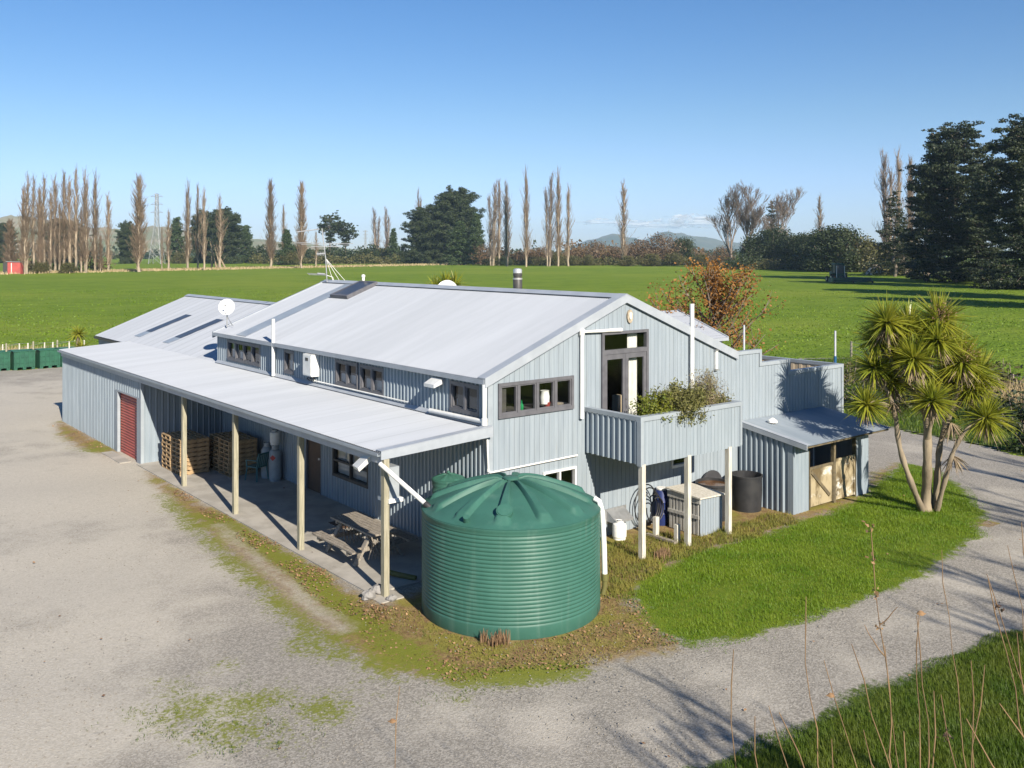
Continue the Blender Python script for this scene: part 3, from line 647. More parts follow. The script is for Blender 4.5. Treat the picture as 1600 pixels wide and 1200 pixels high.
# wing roof behind the terrace, sloping towards it
XW = 12.3
pr = on_x(1058, 484.4, XW); pe = on_x(1137, 527, XW)
t = MB(); dY = pr[1]-pe[1]; dz = pr[2]-pe[2]; tl = math.hypot(dY, dz)
t.clad((6.0, pe[1], pe[2]), (1, 0, 0), (0, dY/tl, dz/tl), (0, -dz/tl, dY/tl), corr(XW-6.0), lambda u: 0, lambda u: tl)
t.clad((6.0, pr[1]+dY, pe[2]), (1, 0, 0), (0, -dY/tl, dz/tl), (0, dz/tl, dY/tl), corr(XW-6.0), lambda u: 0, lambda u: tl)
wr = t.build('wing_roof', M['roof'], house)
t = MB(); t.prism([(XW, pe[1], pe[2]-.12), (XW, pr[1], pr[2]-.12), (XW, pr[1], pr[2]+.03), (XW, pe[1], pe[2]+.03)], (.05, 0, 0)); t.prism([(6, pe[1]-.05, pe[2]-.1), (XW, pe[1]-.05, pe[2]-.1), (XW, pe[1]-.05, pe[2]), (6, pe[1]-.05, pe[2])], (0, .04, 0)); t.build('barge_flashing', M['flash'], wr)
t = MB(); t.quad((6, pe[1]+.15, 0), (XW-.1, pe[1]+.15, 0), (XW-.1, pe[1]+.15, pe[2]-.02), (6, pe[1]+.15, pe[2]-.02)); t.add([(XW-.1, pe[1]+.15, 0), (XW-.1, pr[1]+dY, 0), (XW-.1, pr[1]+dY, pe[2]), (XW-.1, pr[1], pr[2]-.05), (XW-.1, pe[1]+.15, pe[2])], [(0, 1, 2, 3, 4)])
t.build('wing_wall', M['wall'], house)
print('wing', pr, pe)
# pipes fixed to the building
def pipe(pts, r=.04, nm='downpipe', mat='white', par=house): 
    q = MB(); q.tube(pts, r, 10); 
    for p in pts[1:-1]:
        q.lathe([(r*1.25, -r*1.4), (r*1.25, r*1.4)], p, 10)
    return q.build(nm, M[mat], par, smooth=True)
pipe([(4.12, -.07, 5.06), (2.78, -.07, 5.08), (2.78, -.07, 3.0)], .055)
pipe([(6.78, -.09, 5.62), (6.78, -.09, 3.2)], .06, 'vent_pipe')
pipe([(-.12, -.02, 4.07), (-.12, -.02, 3.24), (-.14, 2.1, 3.22)], .055)
pipe([(-.10, 8.4, 3.30), (-.07, 8.2, 3.27), (-.07, 3.15, 3.27)], .022)
pipe([(-.12, 10.86, 3.14), (-.12, 10.86, 4.92)], .055, 'vent_pipe')
pipe([(-.06, -.04, 2.9), (-.03, -.04, 2.16), (.02, -.05, 2.1), (2.65, -.05, 2.13)], .022)
pipe([(14.2, .25, 2.0), (14.22, .25, 1.2), (14.22, .25, 0)], .07)
q = MB(); q.lathe([(.13, -.02), (.13, 0), (.135, .34), (.12, .36), (.12, .44), (.135, .45), (.135, .52), (.115, .53)], (4.6, 4.6, 5.86), 20)
ch = q.build('chimney_flue', M['dark'], house, smooth=True)
q = MB(); q.lathe([(.137, .345), (.14, .39)], (4.6, 4.6, 5.86), 20).lathe([(.128, .53), (.13, .62), (.10, .66), (.02, .67)], (4.6, 4.6, 5.86), 20); q.build('cowl', M['alu'], ch, smooth=True)

# ---------------------------------------------------------------- small fixtures on the building
def dish(loc, name, label, r=.28, mast=.55, face=(-.5, -.8, .35)):
    t = thing(name, label, 'satellite dish', loc); l = np.array(loc)
    q = MB(); q.tube([l, l+[0, 0, mast]], .022, 8).tube([l+[.25, .1, 0], l+[0, 0, mast*.7]], .010, 6).tube([l+[.1, -.3, .05], l+[0, 0, mast*.7]], .010, 6); q.build('mast', M['galv'], t)
    n = Vector(face).normalized(); a = n.cross(Vector((0, 0, 1))).normalized(); u = a.cross(n)
    c = Vector(l+[0, 0, mast+.14]) + n*.08; rings = 6; k = 28; vs = [c - n*.07]
    fs = []
    for i in range(1, rings+1):
        rr_ = r*i/rings
        for j in range(k):
            th = 2*math.pi*j/k; vs.append(c - n*(.07*(1-(i/rings)**2)) + a*(rr_*math.cos(th)) + u*(rr_*math.sin(th)*1.05))
    fs = [(0, 1+j, 1+(j+1) % k) for j in range(k)] + [(1+i*k+j, 1+(i+1)*k+j, 1+(i+1)*k+(j+1) % k, 1+i*k+(j+1) % k) for i in range(rings-1) for j in range(k)]
    q = MB(); q.add(vs, fs); q.build('reflector', M['white'], t, smooth=True)
    q = MB(); q.tube([c-u*r*.9, c+n*.32-u*.05], .012, 6).tube([c+n*.28-u*.05, c+n*.36-u*.03], .03, 8); q.build('feed_arm', M['galv'], t)
dish((.25, 15.45, 4.36), 'satellite_dish', 'white satellite dish on a short mast at the roof corner')
# tv antenna
ant = thing('tv_antenna', 'tall television aerial mast with stays on the roof ridge', 'antenna', (4.31, 15.2, 5.95))
base = np.array([4.31, 15.2, 5.95]); dA = float((base-CAM)@FW)
AP = lambda x, y: W(x, y, dA)
q = MB(); q.tube([AP(511, 441), AP(509, 405), AP(503, 357)], .022, 6); q.build('mast', M['galv'], ant)
q = MB()
for x, y in ((520, 438), (530, 438), (539, 438.5)): q.tube([AP(510, 405), AP(x, y)], .008, 5)
q.tube([AP(510, 430), AP(520, 433), AP(521, 438)], .012, 5); q.build('stay_wire', M['white'], ant)
q = MB(); q.tube([AP(464, 362.5), AP(499, 358)], .024, 6)
for i in range(9):
    c = AP(466+i*3.9, 362.3-i*.5); q.tube([c-FW*.12-RT*.0, c+FW*.12], .006, 4)
q.build('upper_boom', M['alu'], ant)
q = MB(); q.tube([AP(460, 379.5), AP(552, 380.5)], .012, 5).tube([AP(486, 385), AP(533, 385.5)], .014, 5).tube([AP(470, 382), AP(545, 383)], .008, 4).tube([AP(495, 397), AP(508, 396)], .03, 6)
for i in range(5): q.tube([AP(496+i*2.4, 393), AP(496+i*2.4, 400)], .007, 4)
q.build('element_array', M['alu'], ant)
q = MB(); q.tube([AP(480, 427), AP(511, 429)], .012, 5).tube([AP(482, 429), AP(511, 430)], .012, 5).tube([AP(496, 427.6), AP(508, 428.5)], .04, 6); q.build('lower_array', M['galv'], ant)
rv = thing('roof_vent', 'little white vent stub on the ridge next to the aerial', 'vent', (4.25, 12.9, 5.94)); q = MB(); q.lathe([(.05, 0), (.05, .16), (.07, .17), (.07, .24), (.01, .27)], (4.25, 12.9, 5.94), 10); q.build('stub', M['white'], rv, smooth=True)
wh = thing('water_heater', 'white wall-mounted gas water heater between the upper windows', 'water heater', (-.03, 8.27, 3.42))
q = MB(); q.box(-.27, -.03, 7.98, 8.52, 3.42, 4.05); q.box(-.285, -.27, 8.0, 8.5, 3.45, 4.02); q.build('case', M['white'], wh)
q = MB(); q.box(-.292, -.285, 8.17, 8.34, 3.86, 3.95); q.build('flue_grille', M['dark'], wh)
q = MB()
for i, y in enumerate((8.1, 8.22, 8.36)): q.tube([(-.15, y, 3.42), (-.15-.03*i, y, 3.33), (-.09, y+.1, 3.26), (-.05, y+.16, 3.30)], .016, 6)
q.build('pipework', M['hose'], wh)
fl = thing('flood_light', 'pale floodlight high on the ribbed side wall near the corner window', 'light', (-.03, 1.83, 3.95))
q = MB(); q.box(-.12, -.03, 1.78, 1.88, 3.92, 4.02); q.build('bracket', M['white'], fl)
q = MB(); q.prism([(-.12, 1.62, 3.90), (-.36, 1.62, 3.82), (-.36, 1.62, 3.90), (-.12, 1.62, 4.02)], (0, .42, 0)); q.build('lamp_head', M['whitewin'], fl)
fl = thing('flood_light', 'boxy floodlight hung on an arm under the veranda gutter', 'light', (-2.74, .55, 2.78))
q = MB(); q.tube([(-2.74, .62, 2.8), (-2.86, .62, 2.62)], .02, 6); q.build('bracket', M['white'], fl)
q = MB(); q.prism([(-2.74, .30, 2.74), (-3.02, .42, 2.48), (-3.06, .42, 2.56), (-2.80, .30, 2.83)], (.06, .32, 0)); q.build('lamp_head', M['whitewin'], fl)
mb_ = thing('meter_box', 'grey meter box strapped to the end veranda post', 'meter box', (-2.5, -.02, 1.95))
q = MB(); q.box(-2.664, -2.42, -.16, .20, 1.98, 2.62); q.build('case', M['lpg'], mb_)
q = MB(); q.box(-2.70, -2.36, -.22, .22, 1.90, 1.98); q.build('drip_tray', M['white'], mb_)
pq = thing('wall_plaque', 'small oval carved plaque above the balcony doors', 'plaque', (4.5, -.012, 5.35))
q = MB(); n = 20; q.prism([(4.47+.10*math.cos(2*math.pi*i/n), -.012, 5.38+.17*math.sin(2*math.pi*i/n)) for i in range(n)], (0, -.04, 0)); q.build('oval_board', M['oval'], pq)
q = MB(); q.prism([(4.47+.06*math.cos(2*math.pi*i/n), -.053, 5.40+.10*math.sin(2*math.pi*i/n)) for i in range(n)], (0, -.02, 0)); q.build('relief', M['whitepost'], pq)
wl = thing('wall_lantern', 'narrow white light fitting beside the terrace parapet', 'light', (7.84, -.01, 3.9)); q = MB(); q.box(7.80, 7.89, -.07, -.012, 3.80, 4.28); q.build('tube', M['white'], wl)
for z_ in (4.28, 3.75):
    q = MB(); q.box(7.785, 7.905, -.08, -.012, z_, z_+.05); q.build('end_cap', M['galv'], wl)
# poles on the terrace
for (px_, yt, yb, Y, lab, sl_) in ((1162.5, 508, 552, 1.6, 'thin grey pole behind the tallest parapet step', False), (1305, 517, 571, .3, 'white pole with a blue foot sleeve on the terrace corner', True)):
    a = on_y(px_, yb, Y); b_ = on_y(px_, yt, Y)
    t = thing('pole', lab, 'pole', tuple(a)); a0 = np.array([a[0], a[1], 2.3])
    q = MB(); q.tube([a0, b_], .032, 8); q.build('shaft', M['pole'], t, smooth=True)
    q = MB(); q.tube([a0, a+[0, 0, .30 if sl_ else -.2]], .042, 8); q.build('sleeve', M['bluesleeve' if sl_ else 'pole'], t, smooth=True)
# things inside the windows
def sill_item(name, label, cat, px_, py_, prof, mat, Y=.16):
    c = on_y(px_, py_, Y); c[2] = 3.30; q = MB(); q.lathe(prof, c, 14); o = q.build(name, M[mat], None, tuple(c), smooth=True); return tag(o, label, cat)
sill_item('bottle', 'green glass bottle standing on the kitchen window sill', 'bottle', 815, 640, [(.04, 0), (.045, .01), (.045, .17), (.015, .22), (.015, .28)], 'bottle')
sill_item('jug', 'white jug on the kitchen window sill', 'jug', 851, 634, [(.08, .12), (.11, .13), (.12, .3), (.10, .42), (.11, .44)], 'white')
sill_item('flowerpot', 'red flowerpot on the kitchen window sill below the white jug', 'pot', 855, 632, [(.055, 0), (.075, .16), (.08, .17)], 'redpot', .11)
sill_item('bowl', 'cream bowl on the kitchen window sill nearest the balcony', 'bowl', 873, 630, [(.05, 0), (.11, .07), (.12, .10)], 'oval')
q = MB(); n = 60
q.clad((4.55, .14, 2.25), (1, 0, 0), (0, 0, 1), (0, -1, 0), [(.34*i/n, .012*math.sin(i*.55)+.006*math.sin(i*1.3)) for i in range(n+1)], lambda u: 0, lambda u: 2.68)
tag(q.build('curtain', M['curtain'], None, (4.7, .14, 2.25), smooth=True), 'long white curtain drawn aside behind the balcony doors', 'curtain')
q = MB(); q.box(4.38, 4.56, .3, .5, 2.23, 3.35); tag(q.build('cupboard', M['tan'], None, (4.47, .4, 2.23)), 'pale timber cupboard standing behind the curtain', 'cupboard')

# ---------------------------------------------------------------- water tanks
TC = CAM + FW*18.70; TC[2] = 0; TR = 1.77; TC[:2] += RT[:2]*(-1.5/1468*18.7)
def tank(name, label, c, R0, hw, ht, nr, nrib, rib_h=.09, dn=360):
    t = thing(name, label, 'water tank', tuple(c))
    prof = [(R0-.01, 0), (R0, .02), (R0, .22)]; z = .22; step = (hw-.22-.10)/nr
    for i in range(nr):
        for s_ in (.12, .3, .5, .7, .88, 1.0):
            prof.append((R0 - .014*(0.5-0.5*math.cos(2*math.pi*s_))**2.2, .22+step*(i+s_)))
    prof += [(R0, hw-.07), (R0+.012, hw-.05), (R0+.012, hw-.015), (R0-.02, hw)]
    q = MB(); q.lathe(prof, c, 96, cap=False); q.build('wall', M['tank'], t, smooth=True)
    rs = [0] + list(np.linspace(.12, 1.0, 23)) ; vs = []; k = dn
    for i, f_ in enumerate(rs):
        r_ = f_*(R0+.002)
        for j in range(k):
            th = 2*math.pi*j/k
            z = hw + (ht-hw)*(1-f_**1.75)
            ph = ((th/(2*math.pi)*nrib) % 1.0)-.5
            wdt = .2
            up = max(0, min(1, (wdt-abs(ph))/.085)) * max(0, min(1, (f_-.06)/.12)) * max(0, min(1, (.92-f_)/.04))
            z += rib_h*up
            vs.append((c[0]+r_*math.cos(th), c[1]+r_*math.sin(th), z))
    fs = [(i*k+j, i*k+(j+1) % k, (i+1)*k+(j+1) % k, (i+1)*k+j) for i in range(len(rs)-1) for j in range(k)]
    q = MB(); q.add(vs, fs); q.build('lid', M['tanktop'], t, smooth=True)
    q = MB(); q.lathe([(.16*R0/1.77, ht+.02-c[2]), (.16*R0/1.77, ht+.05-c[2]), (.13*R0/1.77, ht+.07-c[2])], c, 20); q.build('vent_cap', M['tanktop'], t, smooth=True)
    return t
bt = tank('water_tank', 'big round green ribbed plastic water tank at the building corner', TC, TR, 1.99, 2.47, 23, 12)
hp = np.array([TC[0], TC[1], 0]) - FW*1.40 + RT*(-.12); hp[2] = 2.21
q = MB(); nrm = Vector((-FW[0]*.5, -FW[1]*.5, .8)).normalized(); q.tube([Vector(hp)-nrm*.1, Vector(hp)+nrm*.05], .155, 24); q.tube([Vector(hp)+nrm*.05, Vector(hp)+nrm*.065], .135, 24); q.build('hatch', M['tanktop'], bt, smooth=True)
fit = np.array([TC[0], TC[1], 0]) - FW*1.45 + RT*(-.82); fit[2] = 2.10
q = MB(); q.tube([Vector(fit)-nrm*.05, Vector(fit)+nrm*.06], .06, 12); q.build('fitting', M['tank'], bt, smooth=True)
tank('water_tank', 'small round green water tank tucked behind the large one', np.array([-.45, .90, 0]), .37, 1.88, 1.97, 9, 6, .015, 96)
e1 = W(667, 789, 18.35)
q = MB(); q.tube([(-2.86, -.14, 2.72), tuple(e1)], .048, 10); fp = q.build('fill_pipe', M['white'], None, (-2.86, -.14, 2.72), smooth=True); tag(fp, 'white sloping pipe from the veranda gutter into the big tank', 'pipe')
q = MB(); dv = Vector(e1)-Vector((-2.86, -.14, 2.72)); dv.normalize(); q.tube([Vector(e1)-dv*.05, Vector(e1)+dv*.10, Vector(e1)+dv*.14+Vector((0, 0, -.12))], .06, 10); q.build('elbow', M['black'], fp, smooth=True)
ov = [W(929, 779, 18.6), W(936, 783, 18.55), W(941, 800, 18.5), W(943.5, 850, 18.5), W(945, 905, 18.5)]
q = MB(); q.tube(ov, .055, 10); op_ = q.build('overflow_pipe', M['white'], None, tuple(g(945, 930)), smooth=True); tag(op_, 'white overflow pipe bending down the side of the big tank', 'pipe')
q = MB(); q.tube([W(945, 904, 18.5), W(945, 915, 18.5), W(942, 928, 18.5)], .05, 10).tube([W(944.8, 896, 18.5), W(945, 907, 18.5)], .068, 10); q.build('hose_end', M['planter2'], op_, smooth=True)
# rocks and boards at the post foot
def rock(c, r, label, seed):
    rn = random.Random(seed); q = MB(); n, m = 9, 6; vs = []
    for i in range(m+1):
        for j in range(n):
            th = 2*math.pi*j/n; ph = math.pi*i/m; k = r*(1+rn.uniform(-.18, .18))
            vs.append((c[0]+k*math.sin(ph)*math.cos(th)*1.15, c[1]+k*math.sin(ph)*math.sin(th), max(0, c[2]+r*.55+k*.75*math.cos(ph))))
    q.add(vs, [(i*n+j, i*n+(j+1) % n, (i+1)*n+(j+1) % n, (i+1)*n+j) for i in range(m) for j in range(n)])
    tag(q.build('rock', M['rock'], None, tuple(c)), label, 'rock', 'rocks at the foot of the post')
rock(g(577, 936), .14, 'rounded grey rock lying furthest out from the end veranda post', 1)
rock(g(590, 928), .15, 'upright dark rock against the end veranda post', 2)
rock(g(609, 938)+[.02, -.05, 0], .09, 'small whitish stone at the foot of the end veranda post', 3)

# ---------------------------------------------------------------- things under the veranda
pt = thing('picnic_table', 'weathered timber picnic table with attached benches on the veranda slab', 'table', (-1.75, 2.45, .03))
for nm, xs, zz_ in (('tabletop', np.linspace(-2.10, -1.40, 8), .74), ('bench', np.linspace(-2.58, -2.32, 4), .45), ('bench', np.linspace(-1.12, -.86, 4), .45)):
    q = MB(); 
    for a in xs[:-1]: q.box(a+.006, a+(xs[1]-xs[0])-.006, 1.5, 3.42, zz_-.04, zz_)
    for y in (1.75, 3.15): q.box(xs[0]+.02, xs[-1]-.02, y-.04, y+.04, zz_-.11, zz_-.041)
    q.build(nm, M['timber'], pt)
for y in (1.80, 3.10):
    q = MB(); q.bar((-1.95, y, .68), (-2.35, y, .03), .05, .13, (0, 1, 0)); q.bar((-1.55, y, .68), (-1.12, y, .03), .05, .13, (0, 1, 0)); q.box(-2.52, -.92, y+.03, y+.075, .30, .40); q.build('leg_frame', M['timber'], pt)
    q = MB(); 
    for i in range(7):
        x = -2.02+i*.09; q.bar((x, y-.035, .12), (x+.18, y-.035, .66), .018, .012, (0, 1, 0)); q.bar((x+.18, y-.05, .12), (x, y-.05, .66), .018, .012, (0, 1, 0))
    q.build('lattice', M['timber'], pt)
# pallets
ORD = ['first', 'second', 'third', 'fourth', 'fifth', 'sixth', 'seventh', 'eighth', 'ninth', 'tenth', 'eleventh', 'twelfth', 'thirteenth', 'fourteenth', 'fifteenth', 'sixteenth']
def make_pallet(wx, wy):
    q = MB(); 
    n = 6
    for i in range(n):
        a = -wx/2 + i*(wx-.09)/(n-1); q.box(a, a+.09, -wy/2, wy/2, .118, .136)
    for i in range(3):
        b = -wy/2 + i*(wy-.045)/2; q.box(-wx/2, wx/2, b, b+.045, .019, .117)
    for i in range(4):
        a = -wx/2 + i*(wx-.09)/3; q.box(a, a+.09, -wy/2, wy/2, 0, .018)
    return q.build('pallet', M['pallet'])
pal0 = make_pallet(.92, .80); first = True
for (cx_, cy_, nn, where) in ((-1.93, 13.92, 8, 'in the stack beside the roller door wall'), (-1.93, 13.05, 8, 'in the sunlit stack behind the first veranda post'), (-.82, 11.95, 8, 'in the shaded stack nearest the gas bottles'), (-.80, 12.82, 8, 'in the shaded stack against the back wall')):
    for k in range(nn):
        o = pal0 if first else pal0.copy()
        if not first: COL.objects.link(o)
        first = False
        o.location = (cx_+random.uniform(-.02, .02), cy_+random.uniform(-.02, .02), .03+k*.137); o.rotation_euler = (0, 0, random.uniform(-.02, .02))
        tag(o, 'wooden pallet, %s from the ground, %s' % (ORD[k], where), 'pallet', 'wooden pallets stacked under the veranda')
# gas bottles
def gas_bottle(c, r, h, label, mat, grp=None, sign=False):
    t = thing('gas_bottle', label, 'gas bottle', tuple(c), grp)
    q = MB(); q.lathe([(r*.9, 0), (r*.9, .05), (r, .07), (r, h*.80), (r*.93, h*.88), (r*.6, h*.95), (.05, h*.98)], c, 24); q.build('body', M[mat], t, smooth=True)
    q = MB(); q.lathe([(r*.55, h*.94), (r*.58, h*1.08)], c, 16, cap=False); q.build('collar', M['white' if mat == 'white' else 'lpg'], t, smooth=True)
    q = MB(); q.lathe([(.03, h*.97), (.03, h*1.05), (.045, h*1.05), (.045, h*1.08)], c, 10); q.build('valve', M['alu'], t, smooth=True)
    if sign:
        q = MB(); d_ = -np.array([.75, .66, 0]); cc = np.array(c)+d_*(r+.004)+[0, 0, h*.72]; s_ = np.array([-d_[1], d_[0], 0]); q.prism([cc+s_*.09, cc+[0, 0, .09], cc-s_*.09, cc-[0, 0, .09]], tuple(-d_*.02)); q.build('warning_diamond', M['redsign'], t)
gas_bottle((-.32, 10.28, .03), .19, 1.0, 'tall grey gas bottle with a red diamond by the veranda wall', 'lpg', sign=True)
gas_bottle((-.34, 10.80, .03), .19, 1.0, 'tall plain grey gas bottle half hidden behind the diamond-marked one', 'lpg')
gas_bottle((-.32, 10.28, 1.13), .16, .42, 'short white gas bottle stacked on top of a tall grey one', 'whitewin')
gas_bottle(tuple(g(968, 842)), .17, .42, 'squat white gas bottle on the grass under the gable wall', 'white')
def chair(c, rot, label):
    t = thing('plastic_chair', label, 'chair', tuple(c)); t.rotation_euler = (0, 0, rot); c = np.array(c)
    q = MB(); q.box(*(c[0]+np.array([-.22, .22])), *(c[1]+np.array([-.22, .22])), c[2]+.41, c[2]+.44); q.build('seat', M['chair'], t)
    q = MB(); 
    for i in range(6): 
        x = c[0]-.19+i*.076; q.bar((x, c[1]+.21, c[2]+.44), (x*1.0, c[1]+.30, c[2]+.82), .05, .018, (0, 1, 0))
    q.bar((c[0]-.22, c[1]+.30, c[2]+.83), (c[0]+.22, c[1]+.30, c[2]+.83), .03, .05); q.build('backrest', M['chair'], t)
    for sx in (-1, 1):
        for sy in (-1, 1):
            q = MB(); q.bar((c[0]+sx*.2, c[1]+sy*.2, c[2]+.42), (c[0]+sx*.24, c[1]+sy*.25, c[2]), .05, .035); q.build('leg', M['chair'], t)
        q = MB(); q.bar((c[0]+sx*.23, c[1]-.22, c[2]+.62), (c[0]+sx*.23, c[1]+.25, c[2]+.64), .045, .025); q.bar((c[0]+sx*.23, c[1]-.2, c[2]+.62), (c[0]+sx*.22, c[1]-.2, c[2]+.42), .04, .03); q.build('armrest', M['chair'], t)
chair((-.72, 10.72, .03), R_(200), 'teal plastic armchair beside the gas bottles under the veranda')
q = MB(); q.box(-1.2, -.55, 4.5, 5.2, .03, .045); tag(q.build('door_mat', M['brown'], None, (-.9, 4.8, .03)), 'dark mat lying on the veranda slab beyond the picnic table', 'mat')
q = MB(); q.tube([tuple(g(608, 903)+[0, 0, .12]), tuple(g(622, 905)+[0, 0, .10]), tuple(g(650, 908)+[0, 0, .06])], .06, 8); tag(q.build('drain_pipe', M['planter2'], None, tuple(g(608, 903)), smooth=True), 'short green drain pipe lying between the end post and tank', 'pipe')

# ---------------------------------------------------------------- beneath the balcony
cab = thing('slatted_cupboard', 'grey timber pump cupboard with slatted side under the balcony', 'cupboard', (5.8, -1.0, 0))
q = MB(); q.clad((5.40, -1.52, 0), (1, 0, 0), (0, 0, 1), (0, -1, 0), boards(.85, .1), lambda u: 0, lambda u: .92); q.quad((6.25, -1.52, 0), (6.25, -.52, 0), (6.25, -.52, .92), (6.25, -1.52, .92)); q.build('side_panel', M['wall'], cab)
q = MB()
for i in range(9): y = -.56-.11*i; q.box(5.39, 5.41, y-.035, y+.035, .02, .80)
q.box(5.36, 5.39, -1.50, -.50, .42, .50).box(5.37, 5.40, -1.53, -.48, .80, .95); q.build('slat_panel', M['slat'], cab)
q = MB(); q.prism([(5.33, -1.58, .93), (6.30, -1.58, .90), (6.30, -.45, .96), (5.33, -.45, .99)], (0, 0, .035)); q.build('lid', M['whitepost'], cab)
def tub(c, r, h, label, water=None, name='tub'):
    t = thing(name, label, 'tub', tuple(c)); c = np.array(c)
    q = MB(); q.lathe([(r*.95, 0), (r, h*.5), (r, h-.05), (r*1.04, h-.05), (r*1.04, h), (r*.97, h), (r*.95, h*.6), (r*.94, .08), (.01, .08)], c, 40, cap=False); q.build('shell', M['black'], t, smooth=True)
    if water:
        q = MB(); q.lathe([(r*.95, h*water), (.001, h*water)], c, 40, cap=False); q.build('water', M['rustwater'], t)
tub(g(1170, 797)+[.05, .12, 0], .42, .95, 'tall open black plastic tub next to the shed wall')
tub((7.02, -.62, 0), .46, .93, 'black tub brimming with rusty brown water behind the pump cupboard', .93)
q = MB(); c = np.array([7.55, -.10, .62]); n = 28; q.prism([(c[0]+.45*math.cos(2*math.pi*i/n), c[1], c[2]+.45*math.sin(2*math.pi*i/n)) for i in range(n)], (.0, -.05, 0)); tag(q.build('round_cover', M['rim'], None, (7.55, -.10, .17)), 'round black lid leaning on the wall behind the tubs', 'lid')
for (px_, py_, hh, lab) in ((1025, 840, .50, 'short timber stump nearer the hose coil under the balcony'), (1058, 847, .42, 'lower timber stump nearer the middle balcony post')):
    c = g(px_, py_); q = MB(); q.box(c[0]-.06, c[0]+.06, c[1]-.05, c[1]+.05, 0, hh); q.box(c[0]-.055, c[0]+.055, c[1]-.045, c[1]+.045, hh, hh+.012); tag(q.build('timber_stump', M['whitepost'], None, tuple(c)), lab, 'post', 'stumps under the balcony')
c = (g(1025, 840)+g(1058, 847))/2; q = MB(); q.bar(tuple(g(1012, 838)+[0, 0, .06]), tuple(g(1056, 852)+[0, 0, .06]), .12, .05); tag(q.build('plank', M['timber'], None, tuple(c)), 'old plank lying on the ground between the stumps', 'plank')
hc = thing('hose_coil', 'black hose coiled loosely beside the pump cupboard', 'hose', (4.9, -.25, 0)); 
q = MB(); 
for k in range(5):
    cx_, cz_, rr_ = 4.85+.05*k, .62-.03*k, .50-.05*k
    q.tube([(cx_+rr_*.8*math.cos(2*math.pi*i/24+k), -.22-.05*k, cz_+rr_*math.sin(2*math.pi*i/24+k)) for i in range(22)], .016, 6)
q.build('hose', M['hose'], hc, smooth=True)
dr = thing('blue_drum', 'dark blue plastic drum between hose coil and pump cupboard', 'drum', (5.46, -.20, 0)); q = MB(); q.lathe([(.15, 0), (.16, .03), (.16, .28), (.17, .30), (.16, .32), (.16, .58), (.17, .60), (.16, .62), (.16, .86), (.14, .9)], (5.46, -.20, 0), 24); q.build('body', M['blue'], dr, smooth=True)
q = MB(); q.lathe([(.13, .9), (.14, .93), (.13, .95)], (5.46, -.20, 0), 24); q.build('lid', M['white'], dr, smooth=True)
vh = thing('vent_hood', 'grey sheet metal vent hood low on the gable wall', 'vent', (4.0, -.02, .5)); q = MB(); q.prism([(3.66, -.02, .62), (3.66, -.34, .42), (3.66, -.34, .36), (3.66, -.02, .36)], (.62, 0, 0)); q.build('hood', M['galv'], vh)
q = MB(); q.box(3.6, 4.34, -.03, -.013, .3, .66); q.build('backplate', M['galv'], vh)

# ---------------------------------------------------------------- lean-to shed by the cabbage tree
SX0, SX1, SY = 8.86, 12.55, -1.82
shed = thing('storage_shed', 'small lean-to iron shed with stained plywood doors', 'shed', ((SX0+SX1)/2, SY/2, 0))
s = MB(); s.clad((SX0, -.03, 0), (0, -1, 0), (0, 0, 1), (-1, 0, 0), ribs(1.62, .172, .04, .03, .045), lambda u: 0, lambda u: 2.18-u*.13)
s.box(SX0-.02, SX0+.10, SY+.02, SY+.17, 0, 1.93); s.build('side_wall', M['steel'], shed)
s = MB(); s.clad((SX0-.02, SY, 0), (1, 0, 0), (0, 0, 1), (0, -1, 0), ribs(.74, .16, .03, .016, .018), lambda u: 0, lambda u: 1.93); s.build('front_wall', M['steel'], shed); s = MB(); s.clad((11.82, SY, 0), (1, 0, 0), (0, 0, 1), (0, -1, 0), ribs(.73, .16, .03, .016, .018), lambda u: 0, lambda u: 1.93)
s.quad((SX1, SY, 0), (SX1, -.02, 0), (SX1, -.02, 2.2), (SX1, SY, 1.93)); s.build('front_wall', M['steel'], shed)
s = MB(); sy0 = -2.28; sz0, sz1 = 1.90, 2.24; sL = math.hypot(sy0, sz1-sz0)
s.clad((SX0-.06, sy0, sz0), (1, 0, 0), (0, -sy0/sL, (sz1-sz0)/sL), (0, -(sz1-sz0)/sL, -sy0/sL), corr(SX1-SX0+.5, amp=.009), lambda u: 0, lambda u: sL-.03)
srf = s.build('roof', M['shedroof'], shed)
s = MB(); s.prism([(SX0-.085, sy0, sz0-.11), (SX0-.085, -.04, sz1-.11), (SX0-.085, -.04, sz1+.025), (SX0-.085, sy0, sz0+.025)], (.024, 0, 0)); s.prism([(SX0-.088, sy0, sz0+.026), (SX0-.088, -.04, sz1+.026), (SX0+.08, -.04, sz1+.026), (SX0+.08, sy0, sz0+.026)], (0, 0, .01)); s.build('barge_flashing', M['flash'], srf)
s = MB(); s.box(SX0+.0, SX1+.40, sy0+.06, sy0+.11, sz0-.075, sz0-.03); s.build('eave_beam', M['brace'], srf)
for a, b, top in ((9.60, 10.74, 1.14), (10.80, 11.82, 1.20)):
    s = MB(); s.box(a, b, SY+.02, SY+.05, .06, top); dl = s.build('door_leaf', M['doorply'], shed)
    s = MB(); s.bar((a+.08, SY+.005, top-.12), (b-.18, SY+.005, .25), .09, .025, (0, 1, 0)) if a < 10 else s.bar((b-.1, SY+.005, top-.1), (a+.1, SY+.005, .2), .09, .025, (0, 1, 0))
    s.box(a, b, SY-.008, SY+.018, top-.06, top+.01).box(a, a+.05, SY-.006, SY+.018, .06, top-.06).box(b-.05, b, SY-.006, SY+.018, .06, top-.06)
    s.build('brace', M['brace' if a < 10 else 'doorply'], dl)
